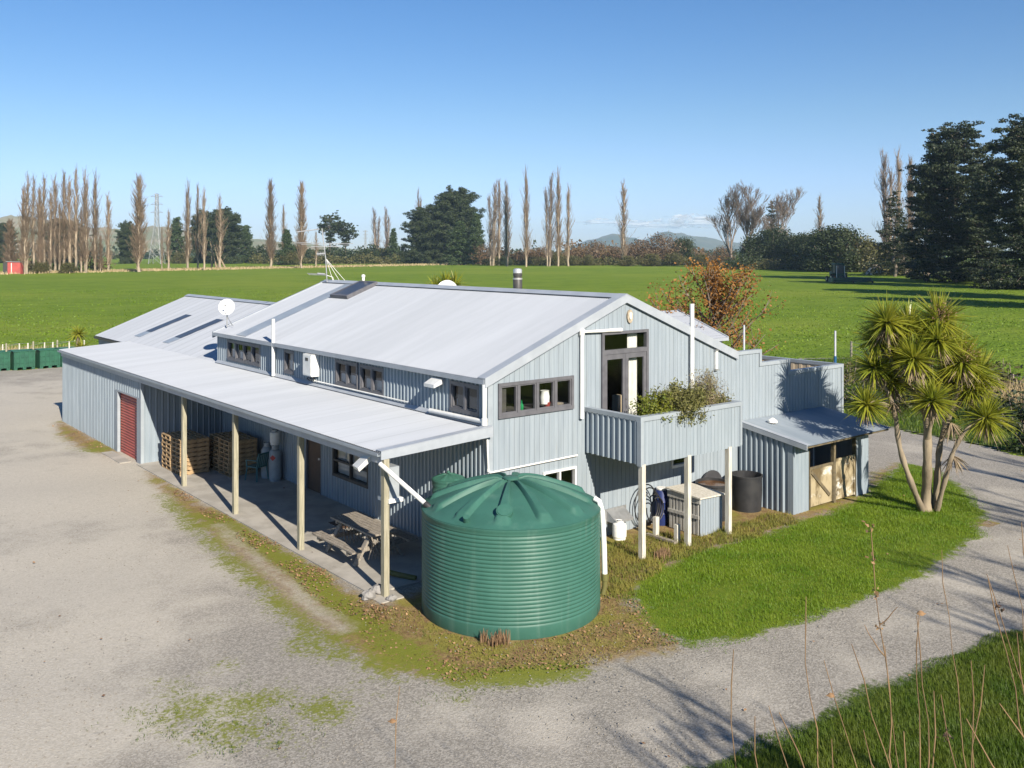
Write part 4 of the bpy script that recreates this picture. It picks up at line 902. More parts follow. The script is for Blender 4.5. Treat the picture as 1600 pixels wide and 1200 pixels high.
s = MB(); s.box(10.735, 10.83, SY-.02, SY+.08, .0, 1.85).box(9.55, 9.60, SY+.0, SY+.08, 0, 1.88).box(11.82, 11.87, SY-.02, SY+.08, 0, 1.88).box(9.60, 11.82, SY+.02, SY+.08, 1.80, 1.88); s.build('door_frame', M['brace'], shed)
q = MB(); q.lathe([(.14, 0), (.13, .06), (.02, .13)], (9.7, -.55, 2.19), 18); tag(q.build('roof_ventilator', M['white'], None, (9.7, -.55, 2.19), smooth=True), 'white domed ventilator on the shed roof', 'vent')
q = MB(); c = g(1358, 772); q.bar((12.75, -1.55, 0), (12.68, -1.45, .85), .05, .12); tag(q.build('leaning_board', M['tan'], None, (12.7, -1.5, 0)), 'short board leaning on the far side of the shed', 'board')
HAZE = 1.0e-4
# ---------------------------------------------------------------- vegetation generators
def blades(P, h, wd, lean=.35, seg=2, az=None, droop=.25):
    """thin grass blades, arrays -> verts, quads"""
    n = len(P); az = rng.uniform(0, 2*np.pi, n) if az is None else az
    d = np.stack([np.cos(az), np.sin(az), np.zeros(n)], 1); s = np.stack([-np.sin(az), np.cos(az), np.zeros(n)], 1)
    ln = rng.uniform(.1, 1, n)[:, None]*lean
    vs = []; fs = []; h = np.broadcast_to(h, (n,))[:, None]; wd = np.broadcast_to(wd, (n,))[:, None]
    for k in range(seg+1):
        t = k/seg
        c = P + np.array([0, 0, 1.])*h*(t - droop*t*t*ln) + d*h*ln*t*t
        w_ = wd*(1-t*.85)*.5
        vs += [c - s*w_, c + s*w_]
    V = np.stack(vs, 1).reshape(-1, 3); m = 2*(seg+1); b = np.arange(n)[:, None]*m
    F = np.concatenate([b + np.array([2*k, 2*k+1, 2*k+3, 2*k+2]) for k in range(seg)], 0)
    return V, F
def leafquads(P, size, flat=0.0, aspect=1.0, nb=None):
    """small random quads at points P"""
    n = len(P); nr = rng.normal(size=(n, 3)); nr[:, 2] = np.abs(nr[:, 2])*(1+flat*4) if flat else nr[:, 2]
    if nb is not None: nr = nr*.55 + nb
    nr /= np.linalg.norm(nr, axis=1)[:, None]
    a = np.cross(nr, rng.normal(size=(n, 3))); a /= np.linalg.norm(a, axis=1)[:, None]; b = np.cross(nr, a)
    s = (np.broadcast_to(size, (n,))*rng.uniform(.6, 1.25, n))[:, None]*.5
    a = a*s; b = b*s*aspect
    V = np.stack([P-a-b*.6, P+a*.6-b, P+a+b*.6, P-a*.6+b], 1).reshape(-1, 3)
    return V, np.arange(4*n).reshape(n, 4)
def tubes3(segs, n=3):
    """many thin prisms: (a, b, ra, rb) arrays"""
    A = np.array([s[0] for s in segs], float); B = np.array([s[1] for s in segs], float); ra = np.array([s[2] for s in segs])[:, None]; rb = np.array([s[3] for s in segs])[:, None]
    d = B-A; d /= np.linalg.norm(d, axis=1)[:, None]+1e-9
    u = np.cross(d, np.array([.31, .77, .12])); u /= np.linalg.norm(u, axis=1)[:, None]+1e-9; v = np.cross(d, u)
    vs = []
    for C, r_ in ((A, ra), (B, rb)):
        for j in range(n):
            t = 2*math.pi*j/n; vs.append(C + (u*math.cos(t)+v*math.sin(t))*r_)
    V = np.stack(vs, 1).reshape(-1, 3); b = np.arange(len(A))[:, None]*(2*n)
    F = np.concatenate([b+np.array([j, (j+1) % n, n+(j+1) % n, n+j]) for j in range(n)], 0)
    return V, F
def limb(p, d, L, r0, r1, segs, wob=.12, up=.0, steps=4):
    p = np.array(p, float); d = np.array(d, float); d /= np.linalg.norm(d); pts = [p]
    for k in range(steps):
        d = d + np.array([random.gauss(0, wob), random.gauss(0, wob), random.gauss(0, wob)+up]); d /= np.linalg.norm(d)
        q = p + d*L/steps; segs.append((p, q, r0+(r1-r0)*k/steps, r0+(r1-r0)*(k+1)/steps)); p = q; pts.append(p)
    return pts, d
def proto_tree(name, label, cat, trunk_segs, crown, tm, cm, n=5, group=None):
    """thing with trunk and crown built at the origin, unit = metres"""
    t = thing(name, label, cat, (0, 0, 0), group)
    V, F = tubes3(trunk_segs, n); mesh_np('trunk', V, F, tm, t, smooth=True)
    if crown is not None: mesh_np('crown', crown[0], crown[1], cm, t)
    return t
def make_poplar(seed, H=30., spread=2.2, dens=150, stems=1, mat='poplar', tw=.055):
    random.seed(seed); tr = []; tg = []
    for s in range(stems):
        off = np.array([random.uniform(-1, 1), random.uniform(-1, 1), 0])*(0 if stems == 1 else spread*.35); hh = H*(1 if s == 0 else random.uniform(.8, .97))
        pts = [off*.4]; k = 14
        for i in range(1, k+1): pts.append(off*(.4+.6*i/k) + np.array([random.gauss(0, .12), random.gauss(0, .12), hh*i/k]))
        for i in range(k): tr.append((pts[i], pts[i+1], .42*(1-i/k)**.8*(.8 if stems > 1 else 1)+.05, .42*(1-(i+1)/k)**.8+.04))
        for b in range(dens//stems):
            f = random.uniform(.03, .985)**.95; i = min(k-1, int(f*k)); p = pts[i] + (pts[i+1]-pts[i])*(f*k-i)
            az = random.uniform(0, 6.283); env = spread*(.55+.45*math.sin(math.pi*min(1, f*1.15)))*(1 if f < .75 else (1.02-f)/.27+.1)
            env *= .72+.5*math.sin(f*(7+seed % 5)+az*2+seed)*random.uniform(.4, 1); L = random.uniform(.10, .2)*H*(1-.45*f); out = min(.62, env/L)*random.uniform(.35, 1.25)
            d = np.array([math.cos(az)*out, math.sin(az)*out, 1.0])
            bp, dd = limb(p, d, L*1.25, tw*2.4, tw*.6, tg, .07, .08, 3)
            for q in range(8):
                j = random.randint(0, 2); pp = bp[j]+(bp[j+1]-bp[j])*random.random(); a2 = random.uniform(0, 6.283)
                limb(pp, np.array([math.cos(a2)*.42, math.sin(a2)*.42, 1]), L*random.uniform(.25, .55), tw*.8, tw*.3, tg, .08, .05, 2)
    return proto_tree('poplar_tree', 'x', 'tree', tr, tubes3(tg, 3), M['poplar_trunk'], M[mat])
def make_bare(seed, H=24., spread=.55, depth=5, mat='greytwig', r=.45, fork=3, leafy=None, tmin=.045):
    random.seed(seed); tr = []; tg = []; tips = []
    def rec(p, d, L, r_, lev):
        dst = tr if lev < 2 else tg
        pts, dd = limb(p, d, L, r_, r_*.66, dst, .10, .05, 3)
        tips.extend(pts[1:] if lev >= depth-2 else [])
        if lev >= depth: return
        for k in range(fork if lev > 0 else fork+1):
            az = random.uniform(0, 6.283); s = spread*random.uniform(.5, 1.15)
            nd = dd + np.array([math.cos(az)*s, math.sin(az)*s, random.uniform(-.05, .30)])
            st = pts[-1] if k < 2 else pts[random.randint(1, 2)]
            rec(st, nd, L*random.uniform(.62, .86), max(tmin, r_*.6), lev+1)
    rec(np.zeros(3), (0, 0, 1), H*.24, r, 0)
    zmax = max(s[1][2] for s in tr+tg); k = H/zmax
    sc = lambda S: [(a*k, b*k, ra, rb) for a, b, ra, rb in S]
    t = proto_tree('bare_tree', 'x', 'tree', sc(tr), tubes3(sc(tg), 3), M[mat], M[mat])
    return t, np.array(tips)*k
def clump_cloud(cs, rs, per, flat=.6):
    P = []; NB = []
    for c, r_ in zip(cs, rs):
        n = int(per*max(.3, (r_**1.5)/2)); v = rng.normal(size=(n, 3)); v /= np.linalg.norm(v, axis=1)[:, None]; rad = rng.uniform(.2, 1.15, n)[:, None]**.75
        v[:, 2] *= flat; P.append(c + v*rad*r_); NB.append(v)
    return np.concatenate(P), np.concatenate(NB)
def make_pine(seed, H=38., spread=9., crown0=.16, nl=70, per=55, leafsz=.75, mat='pine', shape='round', cl=1.9, flat=.6, tiers=0):
    random.seed(seed); tr = []; cs = []; rs = []
    pts = [np.zeros(3)]; k = 10
    for i in range(1, k+1): pts.append(np.array([random.gauss(0, .25), random.gauss(0, .25), H*.94*i/k]))
    for i in range(k): tr.append((pts[i], pts[i+1], .6*(1-i/k)+.08, .6*(1-(i+1)/k)+.08))
    for b in range(nl):
        f = crown0 + (1-crown0)*(round((b+random.random())/nl*tiers)/tiers if tiers else (b+random.random())/nl); f = min(1, max(crown0, f+random.gauss(0, .008))); i = min(k-1, int(f*.94*k)); p = np.array([0, 0, H*.94*f]) + (pts[i]*[1, 1, 0])
        az = b*2.4+random.uniform(-.5, .5)
        if shape == 'round': env = spread*math.sqrt(max(.02, 1-((f-.42)/.62)**2))
        elif shape == 'cone': env = spread*(1-.88*(f-crown0)/(1-crown0))
        else: env = spread*(.35 if f < .6 else 1.0)*math.sqrt(max(.05, 1-((f-.72)/.34)**2)) if f > .4 else spread*.35
        L = env*random.uniform(.5, 1.14); d = np.array([math.cos(az), math.sin(az), random.uniform(.05, .5) if f > .2 else random.uniform(-.35, .2)])
        bp, dd = limb(p, d, L, .16, .05, tr, .10, .05, 4)
        m = max(2, int(L/1.5))
        for q in range(m):
            t = (.25+.75*(q+1)/m); j = min(3, int(t*4-.001)); c = bp[j]+(bp[j+1]-bp[j])*(t*4-j)
            for w_ in range(2):
                o = np.array([random.gauss(0, 1), random.gauss(0, 1), 0])*(.55+.09*L*(1-.4*t)); o[2] = random.gauss(.25, .4)
                cs.append(c + o); rs.append(cl*random.choice((.45, .6, .8, 1.0, 1.25))*(1 if f < .85 else .75))
    P, NB = clump_cloud(np.array(cs), rs, per, flat); P[:, 2] = np.abs(P[:, 2])
    return proto_tree('pine_tree', 'x', 'tree', tr, leafquads(P, leafsz, nb=NB*.9+np.array([0, 0, .35])), M['bark'], M[mat])
def make_bush(seed, wd_, H, per=40, n=26, leafsz=.5, mat='olive', name='bush', twig=True, cl=.28):
    random.seed(seed); tr = []; cs = []; rs = []
    for i in range(n):
        az = random.uniform(0, 6.283); rr_ = wd_*.5*math.sqrt(random.random())*.85; z = H*random.uniform(.12, .9)*math.sqrt(max(.05, 1-(rr_/(wd_*.52))**2))
        c = np.array([rr_*math.cos(az), rr_*math.sin(az), z]); cs.append(c); rs.append(H*cl*random.uniform(.7, 1.25))
        limb(np.array([c[0]*.25, c[1]*.25, 0]), c-np.array([c[0]*.25, c[1]*.25, 0])+[0, 0, .1], np.linalg.norm(c)*1.15, .012*H+.01, .004*H+.006, tr, .08, 0, 3)
    P, NB = clump_cloud(np.array(cs), rs, per, .85); P[:, 2] = np.maximum(P[:, 2], .03*H)
    return proto_tree(name, 'x', 'bush', tr, leafquads(P, leafsz, nb=NB*.7), M['bark'], M[mat], 3)
NATH = {}
def nat(o, H): NATH[o.name] = H; return o
USED = set()
def place(proto, px_, top, by, label, cat='tree', group=None, wf=1.0, rot=None, d=None, name=None, hgt=None):
    d = d or dep(by); p = W(px_, by, d); p[2] = 0; H = hgt or (by-top)*d/FPX
    if by > 1e5: pass
    if proto.name in USED: o = copy_tree(proto)
    else: o = proto; USED.add(proto.name)
    s = H/NATH[proto.name]; wf *= 1.08 if 'poplar' in proto.name else 1.0; o.location = p; o.scale = (s*wf, s*wf, s); o.rotation_euler = (0, 0, random.uniform(0, 6.28) if rot is None else rot)
    if name: o.name = name
    NATH.setdefault(o.name, NATH[proto.name])
    tag(o, label, cat, group)
    if group is None and 'group' in o: del o['group']
    return o

# ---- bare poplars ----
pop = [nat(make_poplar(11, 30, 3.0, 170, tw=.038), 30.8), nat(make_poplar(12, 30, 4.0, 230, 2, tw=.038), 30.8), nat(make_poplar(13, 30, 2.6, 140, mat='poplar_pale', tw=.038), 30.8),
       nat(make_poplar(14, 30, 5.2, 380, 1, tw=.042), 30.8), nat(make_poplar(15, 30, 4.4, 280, 3, 'greytwig', tw=.038), 30.8), nat(make_poplar(16, 30, 2.3, 110, 1, 'poplar_pale', tw=.038), 30.8)]
row = 'poplars in the row by the red shed'
LROW = [(16, 348, 426, 3, 1.9), (41, 281, 428, 1, 1.0), (52, 284, 427, 5, 1.0), (36, 318, 427, 0, .9), (62, 302, 426, 3, .8), (68, 283, 425, 5, 1.1), (79, 300, 426, 2, 1.1), (86, 280, 425, 2, 1.0), (93, 322, 426, 0, .9), (100, 278, 425, 0, .95), (109, 283, 425, 2, 1.1), (119, 272, 425, 5, 1.1), (127, 330, 426, 0, .9), (134, 273, 426, 1, .85), (149, 276, 425, 1, .75), (157, 372, 425, 3, 1.2)]
for i, (x, ty, by, v, wf) in enumerate(LROW):
    lab = 'bare poplar, %s along the dense row counted from the red shed' % ORD[i] if i < 15 else 'stubby bare poplar ending the dense row by the red shed'
    if i == len(LROW)-1: lab = 'stubby low bare poplar at the far end of the dense row'
    place(pop[v], x, ty, by, lab, group=row, wf=wf)
place(pop[2], 169, 307, 424, 'lone slim pale poplar just past the dense row', wf=1.1)
place(pop[3], 217, 284, 425, 'stout dense bare poplar standing alone before the lattice pylon', wf=1.25)
place(pop[5], 253, 358, 422, 'thin poplar stub directly in front of the pylon legs', wf=.9)
place(pop[5], 263, 334, 422, 'thin pale poplar just right of the pylon', wf=1.3)
place(pop[1], 293, 290, 421, 'bare poplar with bushy top in front of the dark pines', wf=.8)
place(pop[0], 309, 296, 421, 'slim poplar, first of a close pair before the dark pines', wf=.75)
place(pop[2], 319, 299, 422, 'slim poplar, second of a close pair before the dark pines', wf=.8)
place(pop[5], 344, 312, 420, 'thin poplar rising beside the broken pale trunks', wf=1.3)
place(pop[3], 423, 290, 418, 'broad bare poplar with twin tips behind the satellite dish', wf=.95)
place(pop[0], 443, 326, 414, 'small distant poplar between two broad ones', wf=.9)
place(pop[3], 471, 293, 419, 'broad bare poplar behind the television aerial', wf=1.0)
place(pop[5], 494, 365, 416, 'thin bare sapling just right of the aerial', wf=1.6)
place(pop[4], 589, 328, 411, 'greyish poplar, first of a far pair left of the big cypress', wf=1.0)
place(pop[4], 606, 326, 411, 'greyish poplar, second of a far pair left of the big cypress', wf=.8)
place(pop[1], 655, 302, 410, 'bare poplar spire poking up behind the big cypress', wf=.8)
place(pop[4], 768, 287, 415, 'dark bare poplar, first of three beside the big cypress', wf=.8)
place(pop[0], 780, 290, 415, 'bare poplar, middle of three beside the big cypress', wf=.9)
place(pop[4], 793, 287, 416, 'bare poplar, third of three beside the big cypress', wf=.8)
place(pop[1], 822, 270, 417, 'tall narrow bare poplar standing above the chimney flue', wf=.65)
place(pop[4], 857, 275, 416, 'tall bare poplar, first of a tight group of three', wf=.75)
place(pop[1], 872, 271, 416, 'tallest bare poplar in the middle of a tight group', wf=.75)
place(pop[2], 888, 294, 416, 'slim pale poplar, last of a tight group of three', wf=.9)
place(pop[2], 974, 288, 415, 'solitary bare poplar in front of the blue mountains', wf=1.25)
place(pop[4], 1389, 240, 425, 'tall grey poplar, first of a pair left of the big pines', wf=.85)
place(pop[2], 1404, 240, 425, 'tall pale poplar, second of a pair left of the big pines', wf=.9)
place(pop[5], 1281, 312, 416, 'wispy young bare tree above the dark evergreens', wf=1.6)
place(pop[3], 1422, 258, 424, 'short twiggy poplar half hidden by the nearest pine', wf=.7)
# broken pale trunks
bk = thing('broken_tree', 'broken pale tree trunks leaning together in the left field', 'tree', tuple(g(340, 419)))
sg = []; b0 = g(340, 419); dB = dep(419)
for (xa, ya, xb, yb) in ((331, 418, 332, 363), (338, 418, 328, 377), (345, 419, 334, 382), (352, 419, 340, 395), (341, 418, 347, 380)): sg.append((W(xa, ya, dB), W(xb, yb, dB), .5, .16))
V, F = tubes3(sg, 6); mesh_np('trunk', V, F, M['corddead'], bk)
sg = [(W(332, 392, dB), W(338, 385, dB), .14, .06), (W(334, 400, dB), W(327, 392, dB), .14, .06)]; V, F = tubes3(sg, 4); mesh_np('limb', V, F, M['corddead'], bk)

# ---- wide bare trees on the right ----
t1, _ = make_bare(21, 30, .44, 7, 'greytwig', .5, 3, tmin=.042); nat(t1, 30)
t2, _ = make_bare(22, 30, .38, 7, 'greytwig', .42, 3, tmin=.042); nat(t2, 30)
place(t1, 1142, 286, 418, 'wide bare tree leaning left, first of the two big ones', wf=.95)
place(t2, 1166, 280, 418, 'wide bare tree with upright crown, tallest of the bare ones', wf=1.15)
place(t1, 1222, 291, 417, 'bare twiggy tree behind the dark evergreen bushes', wf=.95)

# ---- pines, cypress, evergreens ----
mac = nat(make_pine(31, 40, 17, .02, 210, 60, .48, 'pinelit', 'round', 2.0, .5, 0), 40)
mac2 = nat(make_pine(32, 30, 7.5, .03, 110, 30, .6, 'cypress', 'cone', 1.5, .6), 30)
umb = nat(make_pine(33, 26, 8.5, .45, 46, 34, .55, 'pinelit', 'flat', 1.35, .45), 26)
big = nat(make_pine(34, 42, 12.5, .03, 150, 74, .40, 'pine', 'round', 1.75, .34, 17), 42)
big2 = nat(make_pine(35, 40, 11, .04, 120, 70, .40, 'pine', 'cone', 1.6, .34, 16), 40)
lite = nat(make_pine(36, 30, 8.5, .10, 66, 56, .36, 'pine', 'cone', 1.35, .3, 12), 30)
place(mac, 666, 325, 412, 'broad dark cypress on the shaded side of the big clump', wf=.95)
place(mac, 712, 296, 412, 'huge domed dark cypress towering over the middle treeline', wf=.85, rot=2)
place(mac2, 718, 343, 414, 'lighter green conical cypress in front of the huge dome', wf=1.45)
place(mac2, 744, 330, 413, 'feathery conifer at the right edge of the cypress clump', wf=.9, rot=1)
place(mac2, 615, 355, 412, 'small conifer left of the cypress clump', wf=.9, rot=4)
place(umb, 515, 336, 411, 'open umbrella-shaped pine behind the aerial', wf=.95)
place(umb, 540, 348, 411, 'lower spreading pine next to the umbrella-shaped one', wf=1.15, rot=3)
place(mac2, 448, 356, 414, 'small dark pine between the two broad poplars', wf=1.1, rot=2.2)
place(mac, 349, 327, 412, 'broad dark pine clump behind the thin left-hand poplars', wf=.85, rot=4)
place(mac, 318, 330, 411, 'dark pine merging into the clump behind the poplar pair', wf=.6, rot=1.2)
place(mac2, 276, 337, 411, 'ragged dark pine just beyond the pylon', wf=1.1, rot=5)
place(mac, 198, 347, 412, 'dark rounded tree behind the stout lone poplar', wf=.6, rot=3)
place(mac, 100, 343, 411, 'dark tree mass glimpsed through the dense poplar row', wf=1.2, rot=.4)
place(mac, 6, 349, 411, 'dark tree at the extreme left behind the red shed', wf=.7, rot=5)
place(mac2, 384, 350, 411, 'dark pointed tree beside the left pine clump', wf=1.2, rot=0)
place(big, 1493, 190, 441, 'giant dark pine with ragged top beside the tractor field', wf=1.0, rot=.3)
place(big, 1612, 183, 452, 'giant dark pine cut by the right edge of the picture', wf=1.0, rot=2.4)
place(big2, 1447, 262, 437, 'mid-sized dark pine leaning out from the giant one', wf=1.15, rot=1)
place(big2, 1535, 262, 444, 'dark pine filling the gap between the two giants', wf=1.3, rot=4.2)
place(lite, 1398, 296, 432, 'sparse layered pine at the left tip of the pine stand', wf=.95)
place(lite, 1413, 338, 431, 'small sunlit conifer below the layered pine', wf=1.0, rot=3)
place(big, 1715, 165, 470, 'giant pine standing outside the right edge', wf=1.1, rot=5, )
place(big, 1840, 150, 490, 'giant pine farther outside the right edge', wf=1.1, rot=3.3)
place(lite, 1206, 312, 416, 'dark layered conifer in front of the bare trees', wf=.75, rot=2)
# bushes
bo = nat(make_bush(41, 10, 7, 95, 40, .34, 'olive'), 7.4); br = nat(make_bush(42, 12, 7, 44, 60, .28, 'rust'), 7.4); be = nat(make_bush(43, 11, 9, 230, 46, .30, 'ever', 'evergreen_bush', cl=.24), 9.6)
be2 = nat(make_bush(44, 8, 10, 210, 46, .30, 'pinelit', 'evergreen_bush', cl=.22), 10.5)
EV = [(1067, 366, 414, 'rounded dark evergreen standing alone below the mountains', be2, .9), (1180, 364, 419, 'dark evergreen bush at the foot of the tallest bare tree', be2, 1.0), (1209, 345, 420, 'dark evergreen bush with pale branching trunk beside it', be, 1.0),
      (1246, 360, 421, 'dense evergreen bush behind the autumn tree', be2, 1.2), (1278, 350, 423, 'dark evergreen bush left of the tractor', be, 1.0), (1303, 344, 425, 'dark evergreen bush directly behind the tractor', be2, 1.3), (1337, 360, 425, 'olive-topped evergreen bush right of the tractor', bo, .9),
      (1362, 372, 424, 'low evergreen bush near the ochre bank', be2, 1.2), (1192, 388, 420, 'bright low evergreen at the edge of the dark bushes', bo, .9), (1228, 395, 421, 'low green bush under the pale branching trunk', be, .9), (1404, 372, 430, 'brown-green drooping bush under the layered pine', bo, 1.2),
      ]
for x, ty, by, lab, pr_, wf in EV: place(pr_, x, ty, by, lab, 'bush', 'evergreen bushes along the right field edge', wf)
OL = [(812, 392, 414, 'brown scrub bush under the chimney poplar', br), (840, 385, 414, 'russet scrub bush between the poplar groups', br), (905, 388, 413, 'russet scrub bush right of the tight poplar group', br), (930, 375, 411, 'tall red-brown bare thicket under the left mountain slope', br),
      (955, 390, 413, 'olive bush left of the solitary poplar', bo), (985, 380, 413, 'grey-brown twiggy bush right of the solitary poplar', br), (1005, 372, 414, 'tall tawny twiggy bush below the mountain saddle', br), (1030, 362, 414, 'pinkish bare thicket below the highest mountain', br), (1052, 393, 415, 'yellow-green bush left of the lone evergreen', bo),
      (1095, 395, 415, 'olive bush right of the lone evergreen', bo), (1130, 382, 416, 'dark brown thicket under the leaning bare tree', br), (895, 398, 415, 'mustard bush at the foot of the tight poplar group', bo), (920, 396, 415, 'low green bush in front of the red-brown thicket', bo), (870, 392, 415, 'golden bush between tight poplar trunks', bo),
      (757, 378, 413, 'orange-brown bush beside the cypress clump', br), (790, 398, 415, 'dark scrub at the base of three poplars', be), (600, 385, 411, 'olive bush under the far grey pair', bo), (570, 388, 410, 'green bush right of the spreading pine', bo), (540, 392, 410, 'green bush under the spreading pine', be), (455, 390, 414, 'green bush between two broad poplars', bo),
      (498, 388, 411, 'olive bush below the umbrella-shaped pine', bo), (410, 390, 411, 'dark bush left of the dish poplar', be), (282, 392, 412, 'yellowish bush near the thin pale poplar', bo), (635, 388, 412, 'dark bush at the left foot of the cypress clump', be), (980, 398, 416, 'mustard scrub at the foot of the solitary poplar', bo), (1018, 394, 416, 'straw coloured scrub right of the solitary poplar', bo),
      (62, 408, 427, 'yellow-brown bush at the foot of the dense row', bo), (105, 408, 427, 'greenish bush under the middle of the dense row', bo), (1140, 402, 418, 'brown scrub beneath the bare tree trunks', br)]
for x, ty, by, lab, pr_ in OL: place(pr_, x, ty, by, lab, 'bush', 'scrub bushes along the far field edge', random.uniform(.9, 1.3))
# pale branching trunk (gum) among the evergreens
gum, tips = make_bare(23, 16, .5, 4, 'corddead', .35, 3, tmin=.06); nat(gum, 16); place(gum, 1223, 352, 419, 'pale forked trunk catching the sun among dark evergreens', wf=1.0)

# continuous scrub along the far field edge
def scrub(name, x0, x1, dd, hlo, hhi, mat, sz, step=.55, seed=0, per=16):
    rn = np.random.default_rng(seed); P = []
    for x in np.arange(x0, x1, step):
        w_ = .5+.3*math.sin(x*.11+seed)+.25*math.sin(x*.29+2*seed); h = hlo+(hhi-hlo)*max(0, min(1, w_+rn.normal(0, .15))); c = W(x, 394, dd+rn.uniform(-9, 9))
        for k in range(per): P.append([c[0]+rn.normal(0, 1.6), c[1]+rn.normal(0, 1.6), h*rn.random()**.75])
    V, F = leafquads(np.array(P), sz); return tag(mesh_np(name, V, F, M[mat]), kind='stuff')
scrub('field_edge_scrub', 392, 640, 585, 4, 12, 'ever', 1.0, .5, 1)
scrub('field_edge_scrub', 395, 620, 560, 2, 7, 'olive', .8, 1.0, 2)
scrub('russet_undergrowth', 755, 1060, 520, 3, 10, 'rust', .7, .5, 3, 20)
scrub('olive_undergrowth', 760, 1180, 500, 1.5, 5, 'olive', .7, .7, 4)
scrub('dark_undergrowth', 1130, 1400, 385, 2, 6.5, 'ever', .55, .45, 5, 20)
scrub('olive_undergrowth', 1160, 1390, 376, 1, 4.5, 'olive', .5, .8, 8, 14)
scrub('poplar_undergrowth', 18, 165, 350, 1.5, 8, 'rust', .5, .6, 6)
# far woods, hills, mountains, clouds
P = []; 
for x in np.arange(-500, 2100, 3.0):
    d_ = random.uniform(900, 1500); hgt = random.uniform(5, 13)*(1 if random.random() < .9 else 1.5); c = W(x+random.uniform(-3, 3), 394, d_); 
    for k in range(14): P.append([c[0]+random.gauss(0, 4), c[1]+random.gauss(0, 4), random.uniform(0, hgt)])
P = np.array(P); V, F = leafquads(P, 3.6)
tag(mesh_np('far_woods', V, F, M['ever']), kind='stuff')
P = []
for x in np.arange(880, 1110, .8):
    d_ = random.uniform(560, 760); hgt = (14 if x < 960 else 9)*random.uniform(.6, 1.1); c = W(x, 394, d_)
    for k in range(12): P.append([c[0]+random.gauss(0, 3), c[1]+random.gauss(0, 3), random.uniform(0, hgt)])
V, F = leafquads(np.array(P), 1.6); tag(mesh_np('brush_thicket', V, F, M['rust']), kind='stuff')
def range_mesh(name, prof, d, thick, mat, seed, rough, kind='structure'):
    rn = np.random.default_rng(seed); xs = np.linspace(prof[0][0], prof[-1][0], 160); hs = np.interp(xs, [p[0] for p in prof], [p[1] for p in prof])
    rows = 26; vs = []
    ph = rn.uniform(0, 6.28, (6,)); 
    for j in range(rows):
        t = j/(rows-1); dd = d + thick*(t-.5)*2*.9; prof_t = max(0, 1-abs(t-.5)*2)**.8
        for i, x in enumerate(xs):
            nz = sum(math.sin(x*.05*(k+1)*1.7+ph[k]+j*.55*(k % 3+1))*rough/(k+1) for k in range(6))
            H = max(0, (hs[i])*d/FPX*(.82 if name == 'mountains' else 1))*prof_t; p = W(x, 394, dd); vs.append((p[0], p[1], CAMH*0 + H*(1+nz) - .5))
    m = len(xs); q = MB(); q.add(vs, [(j*m+i, j*m+i+1, (j+1)*m+i+1, (j+1)*m+i) for j in range(rows-1) for i in range(m-1)])
    return tag(q.build(name, mat, None, None, smooth=True), kind=kind)
M['mount'] = pmat('mountain_bush_cover', (.045, .06, .035), (.10, .095, .06), .0025, .95)
M['hill'] = pmat('dry_hill_pasture', (.30, .24, .16), (.15, .17, .07), .006, .95)
range_mesh('mountains', [(840, 0), (880, 6), (910, 22), (940, 34), (960, 37), (985, 31), (1005, 27), (1030, 39), (1045, 41), (1075, 38), (1105, 30), (1130, 24), (1180, 20), (1240, 18), (1330, 24), (1420, 22), (1520, 8), (1600, 0)], 5600, 900, M['mount'], 3, .05)
range_mesh('hills', [(-260, 20), (-140, 44), (-60, 55), (0, 61), (40, 61), (75, 57), (110, 53), (150, 44), (190, 40), (235, 45), (262, 44), (300, 38), (390, 26), (470, 20), (560, 8), (640, 0)], 2400, 500, M['hill'], 5, .04)
def cloud_mat():
    m, nt, out = nt_new('cloud_vapour'); tr_ = N(nt, 'ShaderNodeBsdfTransparent'); df = N(nt, 'ShaderNodeBsdfDiffuse'); df.inputs[0].default_value = (.85, .86, .88, 1)
    tl = N(nt, 'ShaderNodeBsdfTranslucent'); tl.inputs[0].default_value = (.85, .86, .88, 1); ad = N(nt, 'ShaderNodeMixShader'); ad.inputs[0].default_value = .5
    nt.links.new(df.outputs[0], ad.inputs[1]); nt.links.new(tl.outputs[0], ad.inputs[2])
    lw = N(nt, 'ShaderNodeLayerWeight'); lw.inputs[0].default_value = .5; f = sstep(nt, lw.outputs['Facing'], .25, .95)
    tc = N(nt, 'ShaderNodeTexCoord'); f2 = sstep(nt, noise(nt, tc.outputs['Object'], .006, 5, .6), .35, .65); a = math_(nt, 'MULTIPLY', math_(nt, 'SUBTRACT', 1, f), f2)
    mx = N(nt, 'ShaderNodeMixShader'); nt.links.new(math_(nt, 'MULTIPLY', a, .5), mx.inputs[0]); nt.links.new(tr_.outputs[0], mx.inputs[1]); nt.links.new(ad.outputs[0], mx.inputs[2]); nt.links.new(mx.outputs[0], out.inputs[0]); return m
M['cloud'] = cloud_mat()
q = MB()
for (x, y, wx, hz) in ((1065, 347, 260, 60), (1100, 351, 330, 60), (1030, 354, 330, 50), (985, 352, 210, 45), (940, 349, 220, 42), (1135, 347, 230, 55), (1085, 342, 150, 48)):
    c = W(x, y, 9200); k, m = 28, 14; vs = []
    for i in range(m+1):
        for j in range(k):
            ph = math.pi*i/m; th = 2*math.pi*j/k; bump = 1+.18*math.sin(th*3+ph*5+x)+.1*math.sin(th*7+y)
            o = RT*(wx*math.sin(ph)*math.cos(th)*bump)+FW*(150*math.sin(ph)*math.sin(th))+UP*(hz*math.cos(ph)*bump*(1 if ph < math.pi/2 else .5)); vs.append(c+o)
    q.add(vs, [(i*k+j, i*k+(j+1) % k, (i+1)*k+(j+1) % k, (i+1)*k+j) for i in range(m) for j in range(k)])
tag(q.build('clouds', M['cloud'], None, None, smooth=True), kind='stuff')
